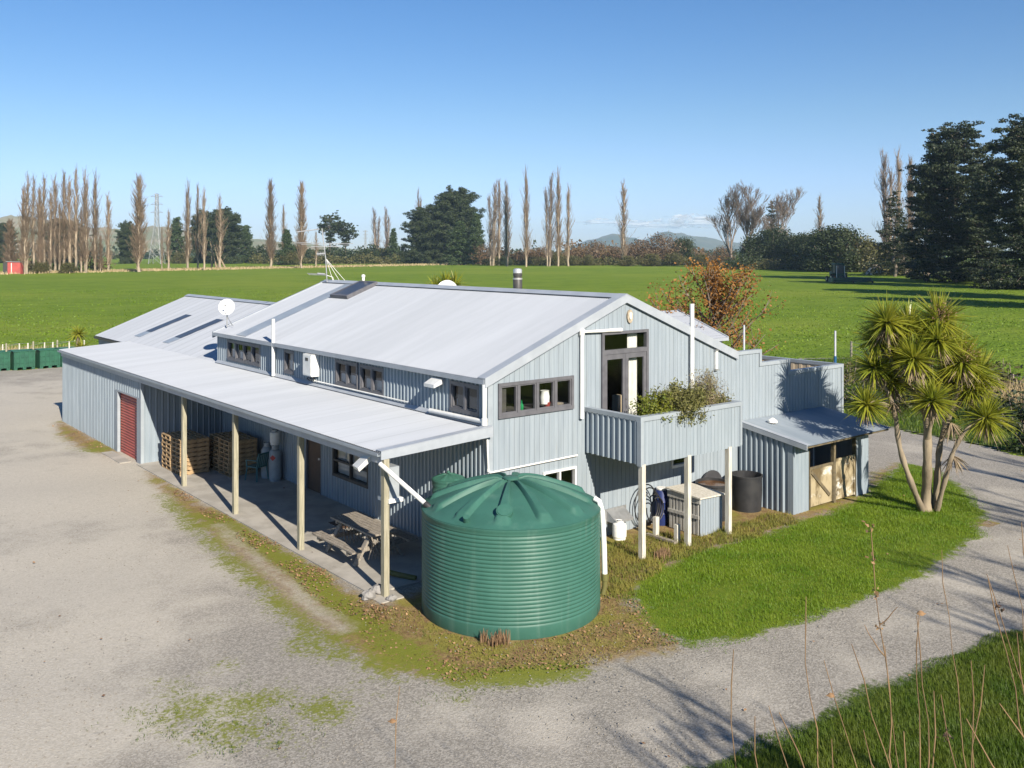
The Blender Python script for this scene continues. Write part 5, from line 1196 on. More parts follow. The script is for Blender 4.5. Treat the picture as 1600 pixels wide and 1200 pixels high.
# pylons
def pylon(px_, top, base, d, label):
    c = W(px_, base, d); c[2] = 0; H = (HY-top)/FPX*d + CAMH; t = thing('pylon', label, 'pylon', tuple(c)); sg = []; w0 = H*.085
    def pt_(f, sx, sy): 
        w_ = w0*(1-f/.55*.72) if f < .55 else w0*.28*(1-(f-.55)*.9); return c + RT*(sx*w_)+FW*(sy*w_)+UP*(H*f)
    lv = [0, .14, .27, .38, .48, .56, .64, .72, .80, .88, .96]
    for sx, sy in ((1, 1), (1, -1), (-1, 1), (-1, -1)):
        for a, b in zip(lv[:-1], lv[1:]): sg.append((pt_(a, sx, sy), pt_(b, sx, sy), .16, .15))
    for a, b in zip(lv[:-1], lv[1:]):
        for (p, q_) in (((1, 1), (1, -1)), ((1, -1), (-1, -1)), ((-1, -1), (-1, 1)), ((-1, 1), (1, 1))):
            sg += [(pt_(a, *p), pt_(b, *q_), .09, .09), (pt_(a, *q_), pt_(b, *p), .09, .09), (pt_(b, *p), pt_(b, *q_), .09, .09)]
    V, F = tubes3(sg, 4); mesh_np('lattice_tower', V, F, M['galv'], t); 
    for f in (.70, .81, .92):
        sa_ = [(c+UP*H*f+RT*s_*w0*.2, c+UP*(H*f)+RT*s_*H*.085, .16, .10) for s_ in (-1, 1)] + [(c+UP*H*(f+.035)+RT*s_*w0*.2, c+UP*(H*f)+RT*s_*H*.085, .1, .08) for s_ in (-1, 1)]
        V, F = tubes3(sa_, 4); mesh_np('cross_arm', V, F, M['galv'], t)
pylon(245, 298, 414, 560, 'tall steel lattice pylon rising behind the left poplars')
pylon(571, 358, 400, 900, 'small distant lattice pylon right of the umbrella pine')
# red shed
c = g(18, 428); dS = dep(428)
rs_ = thing('red_shed', 'small red iron shed at the foot of the poplar row', 'shed', tuple(c))
def LP(r_, f_, z): return c + RT*r_ + FW*f_ + UP*z
hw_ = 14*dS/FPX; hS = 19*dS/FPX
q = MB(); q.add([LP(-hw_*.45, 0, 0), LP(hw_, 0, 0), LP(hw_, 4, 0), LP(-hw_*.45, 4, 0), LP(-hw_*.45, 0, hS), LP(hw_, 0, hS*.97), LP(hw_, 4, hS*.9), LP(-hw_*.45, 4, hS*.95)], [(0, 1, 5, 4), (1, 2, 6, 5), (2, 3, 7, 6)]); q.build('wall', M['redshed'], rs_)
q = MB(); q.prism([LP(-hw_*.6, -.3, hS), LP(hw_*1.05, -.3, hS*.97), LP(hw_*1.05, 4.2, hS*.93), LP(-hw_*.6, 4.2, hS*.97)], (0, 0, .12)); q.build('roof', M['roof'], rs_)
q = MB(); q.prism([LP(-hw_*.98, .1, 0), LP(-hw_*.46, .1, 0), LP(-hw_*.46, .1, hS*.97), LP(-hw_*.98, .1, hS*.93)], tuple(FW*3.6)); q.build('bay_shade_block', M['dark'], rs_)  # solid dark block stands in for the shade inside the open bay
q = MB(); q.tube([LP(0, -.1, 0), LP(0, -.1, hS*.9)], .12, 6); q.build('downpipe', M['white'], rs_)
# ---- tractor seen from behind
dT = 214.; tc_ = W(1313, 440, dT); tc_[2] = 0
tra = thing('tractor', 'green tractor seen from behind pulling a wide mower in the far field', 'tractor', tuple(tc_))
def TP(r_, f_, z): return Vector(tc_ + (RT*r_ + FW*f_ + UP*z)*1.17)
def tb(mb, r0, r1, f0, f1, z0, z1, tap=1.0):
    vs = [TP(r, f, z0) for f in (f0, f1) for r in (r0, r1)] + [TP(r*tap, f, z1) for f in (f0, f1) for r in (r0, r1)]
    mb.add(vs, [(0, 1, 3, 2), (4, 6, 7, 5), (0, 4, 5, 1), (2, 3, 7, 6), (0, 2, 6, 4), (1, 5, 7, 3)])
q = MB(); tb(q, -.9, .9, 0, 2.4, .9, 1.9); tb(q, -.6, .6, 2.4, 4.6, 1.0, 2.2, .9); tb(q, -1.5, -.9, .2, 1.9, 1.75, 1.95); tb(q, .9, 1.5, .2, 1.9, 1.75, 1.95); q.build('body', M['tractor'], tra)
q = MB(); tb(q, -.95, .95, .3, 2.3, 3.55, 3.8, .95); 
for sx in (-1, 1):
    for f_ in (.4, 2.1): tb(q, sx*.88-.06, sx*.88+.06, f_-.05, f_+.05, 1.9, 3.56)
q.build('cab_roof', M['tractor'], tra)
q = MB(); tb(q, -.85, .85, .42, 2.1, 1.92, 3.54, .98); q.build('cab_glass', M['darksheet'], tra)
for sx in (-1, 1):
    for f_, r_, w_ in ((1.0, .95, .5), (3.9, .68, .36)):
        q = MB(); q.tube([TP(sx*1.25-w_/2, f_, r_), TP(sx*1.25+w_/2, f_, r_)], r_, 24); wh_ = q.build('wheel', M['tyre'], tra)
        q = MB(); q.tube([TP(sx*1.25-w_/2-.02, f_, r_), TP(sx*1.25+w_/2+.02, f_, r_)], r_*.5, 16); q.build('rim', M['alu'], wh_)
    q = MB(); tb(q, sx*1.0-.10, sx*1.0+.10, .05, .2, 1.0, 1.2); q.build('tail_lamp', M['amber'], tra)
    q = MB(); q.tube([TP(sx*.75, -.1, 3.3), TP(sx*.82, -.3, 1.0)], .07, 6); q.build('exhaust' if sx > 0 else 'mirror_arm', M['alu'], tra)
mow = thing('mower', 'wide dark green mower deck behind the tractor', 'mower', tuple(tc_)); q = MB(); tb(q, -2.6, 5.2, -2.6, -.6, .25, 1.05, .97); q.build('deck', M['tractor'], mow)
q = MB(); tb(q, -.3, .3, -.6, .1, .4, 1.3); q.build('hitch', M['dark'], mow)
for r_ in (-2.2, 1.5, 5.2):
    q = MB(); q.tube([TP(r_-.12, -2.8, .26), TP(r_+.12, -2.8, .26)], .26, 12); q.build('wheel', M['tyre'], mow)
# ochre bank behind
q = MB(); bxs = np.linspace(1352, 1460, 30); vs = []
for j in range(6):
    for i, x in enumerate(bxs): p = W(x, 430, 292+j*7); vs.append((p[0], p[1], (math.sin(math.pi*i/29)**.6)*5.2*math.sin(math.pi*(j+.15)/5.6)+.2*math.sin(i*1.7+j)-.1))
q.add(vs, [(j*30+i, j*30+i+1, (j+1)*30+i+1, (j+1)*30+i) for j in range(5) for i in range(29)]); tag(q.build('dirt_bank', M['tan'], None, None, smooth=True), kind='structure')

n = 60000; dd_ = 26+rng.random(n)**1.6*150; xx = rng.uniform(-30, 1640, n)
P = CAM[None, :] + dd_[:, None]*(FW[None, :] + RT[None, :]*((xx-CX)/FPX)[:, None]); P[:, 2] = -.03
keep = (poly_sd(P[:, :2], YARD) < -1.0) & ~((P[:, 0] > -4) & (P[:, 0] < 15) & (P[:, 1] > -3) & (P[:, 1] < 32)) & (np.sin(P[:, 0]*.21+np.sin(P[:, 1]*.13)*3)*np.sin(P[:, 1]*.27+P[:, 0]*.05)+rng.uniform(-.8, .8, n) > 0)
P = P[keep]; V, F = blades(P, rng.uniform(.05, .16, len(P)), .16, 1.2, 2); tag(mesh_np('pasture_grass', V, F, M['grass']), kind='stuff')
# ---- dry grass strip across the far paddock
n = 9000; xs = rng.uniform(-150, 730, n); by = 427.5-(xs)*.0205+rng.normal(0, .6, n); P = np.array([g(a, b) for a, b in zip(xs, by)]); P[:, :2] += rng.normal(0, 1.0, (n, 2))
V, F = blades(P, rng.uniform(.35, 1.0, n), .34, .5, 2); tag(mesh_np('dry_grass', V, F, M['drygrass']), kind='stuff')

# ---------------------------------------------------------------- bins and fence at the yard edge
bin0 = None
bf = g(78, 574.5); ux = (g(95, 573.5)-g(62, 576)); ux /= np.linalg.norm(ux); uy = np.array([-ux[1], ux[0], 0])
def make_bin():
    t = thing('bulk_bin', 'x', 'bin', (0, 0, 0), 'green bins along the yard edge'); q = MB(); 
    w_, d_, h_ = 1.16, 1.1, 1.12
    q.box(-w_/2, w_/2, -d_/2, d_/2, .14, h_-.05); q.build('body', M['bin'], t)
    q = MB()
    for x in np.linspace(-w_/2+.08, w_/2-.08, 5): q.box(x-.03, x+.03, -d_/2-.035, -d_/2-.001, .16, h_-.06)
    for z in (.42, .75): q.box(-w_/2, w_/2, -d_/2-.03, -d_/2-.001, z-.02, z+.02)
    q.build('rib', M['bin'], t)
    q = MB(); q.box(-w_/2-.04, w_/2+.04, -d_/2-.04, -d_/2+.06, h_-.05, h_).box(-w_/2-.04, w_/2+.04, d_/2-.06, d_/2+.04, h_-.05, h_).box(-w_/2-.04, -w_/2+.06, -d_/2+.06, d_/2-.06, h_-.05, h_).box(w_/2-.06, w_/2+.04, -d_/2+.06, d_/2-.06, h_-.05, h_); q.build('rim', M['bin'], t)
    for x in (-w_/2+.1, 0, w_/2-.1):
        q = MB(); q.box(x-.09, x+.09, -d_/2, d_/2, 0, .14); q.build('foot', M['bin'], t)
    return t
b0_ = make_bin()
for i, (x, y, lab) in enumerate(((78.5, 575, 'green plastic bulk bin closest to the store wall corner'), (38.5, 577.5, 'green plastic bulk bin in the middle of the yard edge row'), (-1, 580, 'green plastic bulk bin cut off by the picture edge'), (112, 572.6, 'green plastic bulk bin hidden behind the store wall'))):
    o = b0_ if i == 0 else copy_tree(b0_); o.location = g(x, y)+uy*.55; o.rotation_euler = (0, 0, math.atan2(ux[1], ux[0])); o['label'] = lab
for i, (x, ty, by_) in enumerate(((58.5, 538, 576), (16, 543, 580), (96.5, 534, 573))):
    c = g(x, by_)+uy*.9; d_ = float((c-CAM)@FW); q = MB(); q.tube([c, c+[0, 0, 1.55]], .05, 8); q.tube([c+[0, 0, 1.55], c+[0, 0, 1.58]], .04, 8); tag(q.build('fence_stake', M['post'], None, tuple(c)), ['weathered stake between the two full green bins', 'weathered stake beside the cut-off green bin', 'weathered stake nearest the store roof corner'][i], 'post', 'stakes between the green bins')
fp_ = [(4, 541.5), (30, 540), (43.5, 539.5), (69.5, 538.5), (82.5, 538), (108, 536.5), (120, 536), (131.5, 535)]
fe = thing('wire_fence', 'white-posted wire fence behind the green bins', 'fence', tuple(g(70, 560)))
dF = 58.; tops = []
for x, by_ in fp_:
    c = W(x, by_, dF); tops.append(c+[0, 0, .12]); q = MB(); q.box(c[0]-.032, c[0]+.032, c[1]-.032, c[1]+.032, 0, c[2]+.14); q.build('post', M['whitepost'], fe)
sg = []
for a, b in zip(tops[:-1], tops[1:]):
    for dz in (0, -.34): sg.append((a+[0, 0, dz], b+[0, 0, dz], .007, .007))
for k in (1, 3, 5): sg.append((tops[k], tops[k]-RT*3.2-[0, 0, .75], .010, .010))
V, F = tubes3(sg, 4); mesh_np('wire', V, F, M['galv'], fe)
n = 2600; xs = rng.uniform(-40, 158, n); P = np.array([W(x, 560, random.uniform(58.6, 61)) for x in xs]); P[:, 2] = 0
V, F = blades(P, rng.uniform(.35, 1.15, n), .05, .5); tag(mesh_np('tall_dry_grass', V, F, M['drygrass']), kind='stuff')
# fence far right
fe2 = thing('wire_fence', 'old post and wire fence beyond the cabbage tree', 'fence', tuple(g(1500, 590)))
tops = []
for k in range(9):
    c = g(1330+k*42, 558+k*10); q = MB(); q.box(c[0]-.05, c[0]+.05, c[1]-.05, c[1]+.05, 0, 1.05); q.build('post', M['timber'], fe2); tops.append(c+[0, 0, 1.0])
sg = [(a+[0, 0, -dz], b+[0, 0, -dz], .012, .012) for a, b in zip(tops[:-1], tops[1:]) for dz in (0, .25, .5, .75)]; V, F = tubes3(sg, 4); mesh_np('wire', V, F, M['galv'], fe2)

# ---------------------------------------------------------------- cabbage trees
def rosette(c, R0, n, up=(0, 0, 1), seed=0, wd_=.05, low=-.55):
    rn = np.random.default_rng(seed); Vs = []; Fs = []; k = 0; upv = np.array(up, float); upv /= np.linalg.norm(upv)
    a = np.cross(upv, [.3, .9, .1]); a /= np.linalg.norm(a); b = np.cross(upv, a)
    for i in range(n):
        el = math.asin(low+(1-low)*rn.random()**.9); az = rn.uniform(0, 6.283); d = upv*math.sin(el)+(a*math.cos(az)+b*math.sin(az))*math.cos(el)
        L = R0*rn.uniform(.75, 1.08); s = np.cross(d, UP); s /= np.linalg.norm(s)+1e-6; s = s*math.cos(.5*rn.normal())+np.cross(d, s)*math.sin(.5*rn.normal()); bend = rn.uniform(.03, .36)*(1.3-abs(math.sin(el))); m = 4
        for j in range(m+1):
            t = j/m; p = c + d*(L*(.05+.95*t)) - UP*(bend*L*t*t); w_ = wd_*(.55+.9*t if t < .4 else 1.05*(1-t)+.12)*.5
            Vs += [p-s*w_, p+s*w_]
        Fs += [(k+2*j, k+2*j+1, k+2*j+3, k+2*j+2) for j in range(m)]; k += 2*(m+1)
    return np.array(Vs), np.array(Fs)
dC = 25.05
ct = thing('cabbage_tree', 'tall multi-stemmed cabbage tree with spiky heads on the lawn', 'tree', tuple(g(1449, 792)))
HEADS = [(1386, 496, -.2, .88), (1420, 500, .1, .82), (1467, 492, .0, 1.0), (1371, 522, .3, .80), (1428, 553, -.6, .82), (1366, 566, .2, .80), (1504, 558, .0, .92), (1530, 578, .3, .92), (1456, 618, -.8, .78), (1354, 624, -.2, .68), (1541, 645, -.3, .86), (1466, 524, -.4, .84), (1400, 540, .5, .8), (1487, 575, .7, .85), (1448, 520, .3, .85), (1402, 508, .5, .8), (1490, 530, .5, .8), (1440, 580, .4, .75), (1518, 600, .1, .75), (1395, 590, .3, .7)]
heads = []
for i, (x, y, dd_, R0) in enumerate(HEADS):
    c = W(x, y+9, dC+dd_); heads.append(c); V, F = rosette(c, R0*.98, 260, (0.1*math.sin(i), 0.1*math.cos(i), 1), 100+i, .060)
    hd_ = mesh_np('leaf_head', V, F, M['cord'], ct)
    V, F = rosette(c-[0, 0, .12], R0*.66, 80, (0, 0, -1), 200+i, .035, .2); mesh_np('dead_leaf_skirt', V, F, M['corddead'], hd_)
for i in (2, 6):
    n = 420; P = heads[i]+rng.normal(0, .15, (n, 3))+np.array([0, 0, .25])-FW*.18; V, F = leafquads(P, .05, aspect=.4); tag(mesh_np('seed_head', V, F, M['stalk'], ct), kind='stuff')
q = MB()
def stem(pts, r0, r1):
    ps = [W(*p) if len(p) == 3 else p for p in pts]; m = len(ps)
    # smooth
    out = []; rr_ = []
    for i in range(m-1):
        for k in range(5):
            t = k/5; p0 = ps[max(i-1, 0)]; p1 = ps[i]; p2 = ps[i+1]; p3 = ps[min(i+2, m-1)]
            out.append(.5*((2*p1)+(-p0+p2)*t+(2*p0-5*p1+4*p2-p3)*t*t+(-p0+3*p1-3*p2+p3)*t**3)); rr_.append(0)
    out.append(ps[-1]); L = len(out); q.tube(out, [.8*(r0+(r1-r0)*(i/(L-1))**.8)+.012*math.sin(i*1.7) for i in range(L)], 12)
stem([(1447, 800, 25.4), (1448, 770, dC+.4), (1449, 720, dC), (1449, 660, dC), (1446, 630, dC), (1430, 590, dC-.2), (1428, 556, dC-.6)], .20, .07)
stem([(1448, 690, dC), (1456, 650, dC-.4), (1456, 622, dC-.75)], .10, .06)
stem([(1446, 640, dC), (1440, 600, dC+.1), (1450, 560, dC+.1), (1466, 500, dC)], .10, .05)
stem([(1448, 575, dC), (1466, 528, -.4+dC)], .09, .06)
stem([(1441, 797, 25.3), (1422, 750, dC-.2), (1406, 700, dC-.2), (1399, 650, dC-.1), (1390, 620, dC), (1375, 590, dC+.1), (1366, 570, dC+.2)], .11, .05)
stem([(1399, 640, dC), (1380, 632, dC-.1), (1356, 628, dC-.2)], .09, .06)
stem([(1448, 650, dC+.05), (1425, 610, dC+.2), (1402, 590, dC+.2), (1388, 540, dC-.1), (1386, 500, dC-.2)], .10, .05)
stem([(1404, 592, dC+.2), (1400, 560, dC+.4), (1400, 544, dC+.5)], .08, .06)
stem([(1392, 560, dC), (1375, 540, dC+.3), (1371, 526, dC+.3)], .08, .06); stem([(1420, 605, dC+.2), (1418, 550, dC+.2), (1420, 505, dC+.1)], .09, .06)
stem([(1461, 795, 25.5), (1465, 740, dC+.25), (1470, 690, dC+.3), (1488, 640, dC+.2), (1500, 600, dC+.1), (1504, 562, dC)], .12, .06)
stem([(1490, 640, dC+.2), (1515, 610, dC+.3), (1530, 582, dC+.3)], .09, .06); stem([(1476, 665, dC+.3), (1484, 620, dC+.6), (1487, 580, dC+.7)], .09, .06)
stem([(1464, 797, 25.3), (1478, 745, dC-.1), (1490, 705, dC-.2), (1510, 672, dC-.3), (1540, 650, dC-.3)], .09, .055)
q.build('trunk', M['cordbark'], ct, smooth=True)
for k_, (x_, y_) in enumerate(((1489, 712), (1396, 628), (1486, 660))):
    V, F = rosette(W(x_, y_, dC-.15), .55, 60, (.15, -.1, -1), 400+k_, .035, .45); mesh_np('dead_leaf_skirt', V, F, M['corddead'], ct)
def small_cabbage(px_, py_, d_, H, label, heads_, R0=.7):
    c = W(px_, py_, d_); c[2] = 0; t = thing('cabbage_tree', label, 'tree', tuple(c)); q = MB()
    for k, (ox, z) in enumerate(heads_):
        e = c+RT*ox+[0, 0, z]; q.tube([c, c+(e-c)*.5+[0, 0, .1], e], [.12, .1, .07], 8); V, F = rosette(e, R0, 120, seed=300+k+int(px_), wd_=.06); mesh_np('leaf_head', V, F, M['cord'], t)
    q.build('trunk', M['cordbark'], t, smooth=True)
small_cabbage(122, 515, 47., 3, 'small cabbage tree beyond the store roof', [(0, 2.9), (.5, 1.6), (.15, 2.2)], .62)
small_cabbage(696, 440, 36., 5, 'top of a cabbage tree showing over the main ridge', [(0, 5.75), (-.35, 5.6), (.35, 5.7), (.1, 5.4)], .68)
dish(tuple(on_x(699, 462, 7.5)-np.array([0, 0, 1.0])), 'satellite_dish', 'round white dish top peeping over the main ridge', .42, 1.0, (-.65, -.75, .15))

# ---------------------------------------------------------------- autumn tree behind the terrace
random.seed(51); tr = []; tips = []; a0 = W(1112, 560, 33.5); a0[2] = 0
for k in range(44):
    f = random.uniform(.12, .74); az = k*2.4; L = 3.3*(1.12-f)*random.uniform(.8, 1.2); p = np.array([random.gauss(0, .06), random.gauss(0, .06), 7.2*f])
    pts, d_ = limb(p, (math.cos(az), math.sin(az), random.uniform(.55, 1.3)), L*1.25, .045, .010, tr, .10, .06, 5); tips += pts[3:]
    for q_ in range(5):
        j = random.randint(1, 4); a2 = random.uniform(0, 6.28); pp, _ = limb(pts[j], np.array([math.cos(a2), math.sin(a2), random.uniform(.3, 1.6)]), L*.42, .015, .005, tr, .12, .08, 3); tips += pp[1:]
pts, _ = limb((0, 0, 0), (0, 0, 1), 6.6, .13, .015, tr, .03, .02, 9); tips += pts[8:]
tips = np.array(tips); n = 8500; P = tips[rng.integers(0, len(tips), n)] + rng.normal(0, .12, (n, 3)); P = P[P[:, 2] < 6.9]
au = thing('autumn_tree', 'leafy copper-brown autumn tree behind the terrace', 'tree', tuple(a0))
V, F = tubes3([(a+a0, b+a0, x, y) for a, b, x, y in tr], 5); mesh_np('trunk', V, F, M['bark'], au); V, F = leafquads(P+a0, .088, aspect=.7); mesh_np('crown', V, F, M['autumn'], au)

# ---------------------------------------------------------------- balcony plants
def potplant(name, label, c, wx, wy, h, n, leafsz, mat, stems=30, asp=.35, seed=1, hang=0, uppy=1.0):
    random.seed(seed); c = np.array(c, float); tr = []; P = []
    for k in range(stems):
        az = random.uniform(0, 6.283); b = c+np.array([random.uniform(-.3, .3)*wx, random.uniform(-.3, .3)*wy, 0])
        pts, _ = limb(b, (math.cos(az)*.7*wx, math.sin(az)*.7*wy, uppy*random.uniform(.6, 1.2)*h), h*random.uniform(.6, 1.1), .010, .004, tr, .12, -.02, 5); P += pts[1:]
    for k in range(hang):
        b = c+np.array([random.uniform(-.6, .6)*wx, -wy*.3, h*.35]); pts, _ = limb(b, (random.uniform(-.3, .3), -1, .55), random.uniform(.28, .52), .010, .004, tr, .10, -.42, 8); P += pts
    P = np.array(P); P = P[rng.integers(0, len(P), n)]+rng.normal(0, .075, (n, 3)); t = thing(name, label, 'plant', tuple(c))
    V, F = tubes3(tr, 4); mesh_np('stems', V, F, M['bark'], t); V, F = leafquads(P, leafsz, aspect=asp); mesh_np('foliage', V, F, M[mat], t)
potplant('planter_shrub', 'yellow-green shrub at the near end of the balcony planter', (3.95, -1.45, 3.0), .85, .45, .6, 6500, .06, 'planter1', 70, .6, 61)
potplant('planter_shrub', 'olive-grey shrub trailing over the balcony rail', (4.75, -1.5, 3.0), .95, .5, .78, 15000, .085, 'planter2', 130, .34, 62, 6)
potplant('planter_shrub', 'dry plumed plant at the far end of the balcony planter', (5.75, -1.45, 3.0), .6, .4, .95, 4200, .07, 'planter3', 70, .2, 63, 0, 1.6)
potplant('planter_shrub', 'low green plant in the balcony corner by the terrace', (6.2, -1.3, 3.0), .4, .35, .45, 2200, .06, 'planter2', 24, .4, 64)

# ---------------------------------------------------------------- grass, weeds, leaves
def scatter(poly, n, pad=0.0, extra=None):
    po = np.array(poly)[:, :2]; lo, hi = po.min(0), po.max(0); out = []; tot = 0
    while tot < n:
        p = rng.uniform(lo, hi, (n*2, 2)); p = p[poly_sd(p, poly) + .12*np.sin(p[:, 0]*3.1+1.3*np.sin(p[:, 1]*2.3)) > pad]; out.append(p); tot += len(p)
    p = np.concatenate(out)[:n]; return np.column_stack([p, np.zeros(n)])
P = scatter(LAWN, 70000, -.08); e = poly_sd(P[:, :2], LAWN)
pn = np.sin(P[:, 0]*2.1+np.sin(P[:, 1]*1.7)*2)*np.sin(P[:, 1]*2.6+np.sin(P[:, 0]*1.2)*2)
hh = (rng.uniform(.035, .085, len(P))*(1+.45*pn))*np.clip(.45+e*1.5, .4, 1)
V, F = blades(P, hh, .011, .8, 2); tag(mesh_np('lawn_grass', V, F, M['grass']), kind='stuff')
P = scatter(LAWN, 60000, -.45); e = poly_sd(P[:, :2], LAWN); P = P[(e < .05) & (rng.random(len(P)) < np.clip(.55+e*1.2, .05, 1)*.6) & (np.sin(P[:, 0]*6.1+2*np.sin(P[:, 1]*4.3))+rng.normal(0, .5, len(P)) > .1)]
V, F = blades(P, rng.uniform(.02, .06, len(P)), .011, .9, 2); tag(mesh_np('stray_grass', V, F, M['grass']), kind='stuff')
n = 4500; P = np.array([g(x, y) for x, y in zip(rng.uniform(-20, 1620, n), 640+560*rng.random(n)**.7)]); P = P[(poly_sd(P[:, :2], YARD) > .2) & (poly_sd(P[:, :2], LAWN) < -.05) & (poly_sd(P[:, :2], VERGE) < .1) & ~((P[:, 0] > -2.95) & (P[:, 0] < 13) & (P[:, 1] > -2) & (P[:, 1] < 31)) & (np.hypot(P[:, 0]-TC[0], P[:, 1]-TC[1]) > TR+.05)]
r_ = rng.uniform(.005, .016, len(P)); k4 = [(1, 0), (0, 1), (-1, 0), (0, -1)]; an = rng.uniform(0, 6.28, len(P)); vs = [P+np.stack([np.cos(an+q*1.5708)*r_*1.3, np.sin(an+q*1.5708)*r_, np.zeros(len(P))], 1) for q in range(4)]; tp = P+np.stack([rng.normal(0, .3, len(P))*r_, rng.normal(0, .3, len(P))*r_, r_*1.1], 1)
V = np.stack(vs+[tp], 1).reshape(-1, 3); V[:, 2] += .004; b5 = np.arange(len(P))[:, None]*5; F = np.concatenate([b5+np.array([q, (q+1) % 4, 4]) for q in range(4)], 0); tag(mesh_np('loose_stones', V, F, M['stone']), kind='stuff')
P = scatter(YARD, 26000); mm = np.zeros(len(P))
for x, y, r0, a0_ in [(300, 1110, 1.1, .8), (360, 1140, .9, .8), (420, 1090, .9, .8), (500, 1110, .8, .8), (440, 1150, .8, .7), (530, 1010, .8, .8), (600, 1045, .8, .8), (700, 1068, .8, .8), (820, 1062, .7, .6)]: q_ = g(x, y); mm = np.maximum(mm, a0_*np.exp(-((P[:, 0]-q_[0])**2+(P[:, 1]-q_[1])**2)/(r0*r0)))
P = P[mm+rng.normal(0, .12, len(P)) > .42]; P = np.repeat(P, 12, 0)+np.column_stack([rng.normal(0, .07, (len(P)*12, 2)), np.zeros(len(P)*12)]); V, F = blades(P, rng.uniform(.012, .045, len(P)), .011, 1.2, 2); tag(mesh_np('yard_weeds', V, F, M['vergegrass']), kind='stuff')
VNEAR = gp([(1040, 1225), (1140, 1182), (1230, 1147), (1290, 1110), (1380, 1070), (1470, 1035), (1540, 1002), (1600, 986), (1700, 962), (1700, 1260), (1040, 1260)])
P = scatter(VNEAR, 60000, -.06); e = poly_sd(P[:, :2], VERGE)
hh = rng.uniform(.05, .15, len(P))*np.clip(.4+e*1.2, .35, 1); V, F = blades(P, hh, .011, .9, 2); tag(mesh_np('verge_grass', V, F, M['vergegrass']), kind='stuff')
bank_near = [np.array([15.2, 9.]), np.array([16.4, 5.6])] + gp([(1362, 661), (1440, 679), (1500, 690), (1560, 701), (1600, 712), (1680, 731), (1680, 640), (1600, 600), (1480, 575), (1330, 560), (1260, 565)])
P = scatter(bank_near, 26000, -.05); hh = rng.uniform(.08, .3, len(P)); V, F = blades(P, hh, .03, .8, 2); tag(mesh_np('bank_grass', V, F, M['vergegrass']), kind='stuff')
# yellowing weeds in the border, right of the tank and along the slab
WEED = gp([(940, 930), (985, 935), (1010, 902), (1085, 864), (1160, 847), (1240, 818), (1235, 806), (1190, 806), (1100, 838), (1000, 835), (960, 850)])
P = scatter(WEED, 7000, 0); V, F = blades(P, rng.uniform(.04, .16, len(P)), .016, .9, 2); tag(mesh_np('border_weeds', V, F, M['weed']), kind='stuff')
FRONT = gp([(640, 955), (700, 940), (800, 945), (900, 930), (945, 925), (985, 935), (1030, 988), (1055, 1008), (940, 1034), (820, 1052), (700, 1066), (610, 1040), (560, 990), (600, 950)])
P = scatter(FRONT, 9500, 0); P = P[np.hypot(P[:, 0]-TC[0], P[:, 1]-TC[1]) > TR+.05]; V, F = blades(P, rng.uniform(.015, .055, len(P)), .013, 1.2, 2); tag(mesh_np('low_weeds', V, F, M['weed']), kind='stuff')
SLABE = gp([(260, 752), (300, 780), (380, 822), (470, 875), (560, 930), (600, 950), (590, 975), (540, 965), (470, 915), (420, 870), (340, 815), (290, 785)])
Pl = np.concatenate([scatter(FRONT, 3000), scatter(SLABE, 2200), scatter(BORDER2, 300), scatter(WEED, 350)]); Pl = Pl[np.hypot(Pl[:, 0]-TC[0], Pl[:, 1]-TC[1]) > TR+.03]
dens = np.sin(Pl[:, 0]*2.7+1)*np.sin(Pl[:, 1]*2.2)+rng.uniform(-.9, .9, len(Pl)); Pl = Pl[dens > .1]; Pl[:, 2] = rng.uniform(.012, .04, len(Pl))
V, F = leafquads(Pl, .05, flat=1.2, aspect=.7); tag(mesh_np('fallen_leaves', V, F, M['leaflitter']), kind='stuff')
Ps = np.concatenate([scatter(YARD, 500)]); Ps = Ps[(Ps[:, 1] < 14) & (Ps[:, 0] < 20)]; Ps[:, 2] = .015+np.abs(.02); V, F = leafquads(Ps, .06, flat=1.5, aspect=.7); tag(mesh_np('scattered_leaves', V, F, M['leaflitter']), kind='stuff')
# dead weed tufts against the tank
for i, (x, y, h_, w_, n, lab) in enumerate(((756, 1001, .24, .035, 60, 'narrow dead weed tuft against the front of the tank'), (780, 1003, .24, .10, 150, 'wide dead weed tuft against the front of the tank'), (921, 963, .26, .07, 90, 'dead weed tuft at the right side of the tank base'), (1035, 868, .22, .10, 320, 'dry weed clump between the balcony posts'))):
    c = g(x, y+3); P = c+np.column_stack([rng.normal(0, w_, n), rng.normal(0, w_*.5, n), np.zeros(n)]); V, F = blades(P, rng.uniform(.5, 1.1, n)*h_, .02, .35, 2); tag(mesh_np('dead_weed', V, F, M['stalk'], None, tuple(c)), lab, 'weed', 'dead weed tufts')
# shrubs on the road bank
s1 = nat(make_bush(71, 2.2, 1.6, 70, 24, .12, 'ever', 'bank_shrub'), 1.7); s2 = nat(make_bush(72, 2.6, 1.3, 55, 26, .12, 'olive', 'bank_shrub'), 1.4)
for i, (x, ty, by_, pr_, lab) in enumerate(((1590, 590, 668, s1, 'dark green shrub at the right edge of the road bank'), (1545, 600, 655, s1, 'dark shrub behind the lowest cabbage tree head'), (1480, 605, 640, s1, 'shaded shrub behind the cabbage tree stems'), (1420, 585, 634, s2, 'low olive shrub between cabbage tree heads and fence'), (1350, 588, 640, s1, 'dark shrub beyond the terrace corner'), (1578, 560, 612, s2, 'brownish shrub by the old wire fence'), (1610, 645, 705, s1, 'dark shrub overhanging the road at the right'), (1390, 570, 610, s1, 'dark shrub half hidden behind the left cabbage head'), (1330, 560, 600, s2, 'olive shrub right behind the white terrace pole'))):
    place(pr_, x, ty, by_, lab, 'shrub', 'shrubs on the road bank', random.uniform(.9, 1.4))
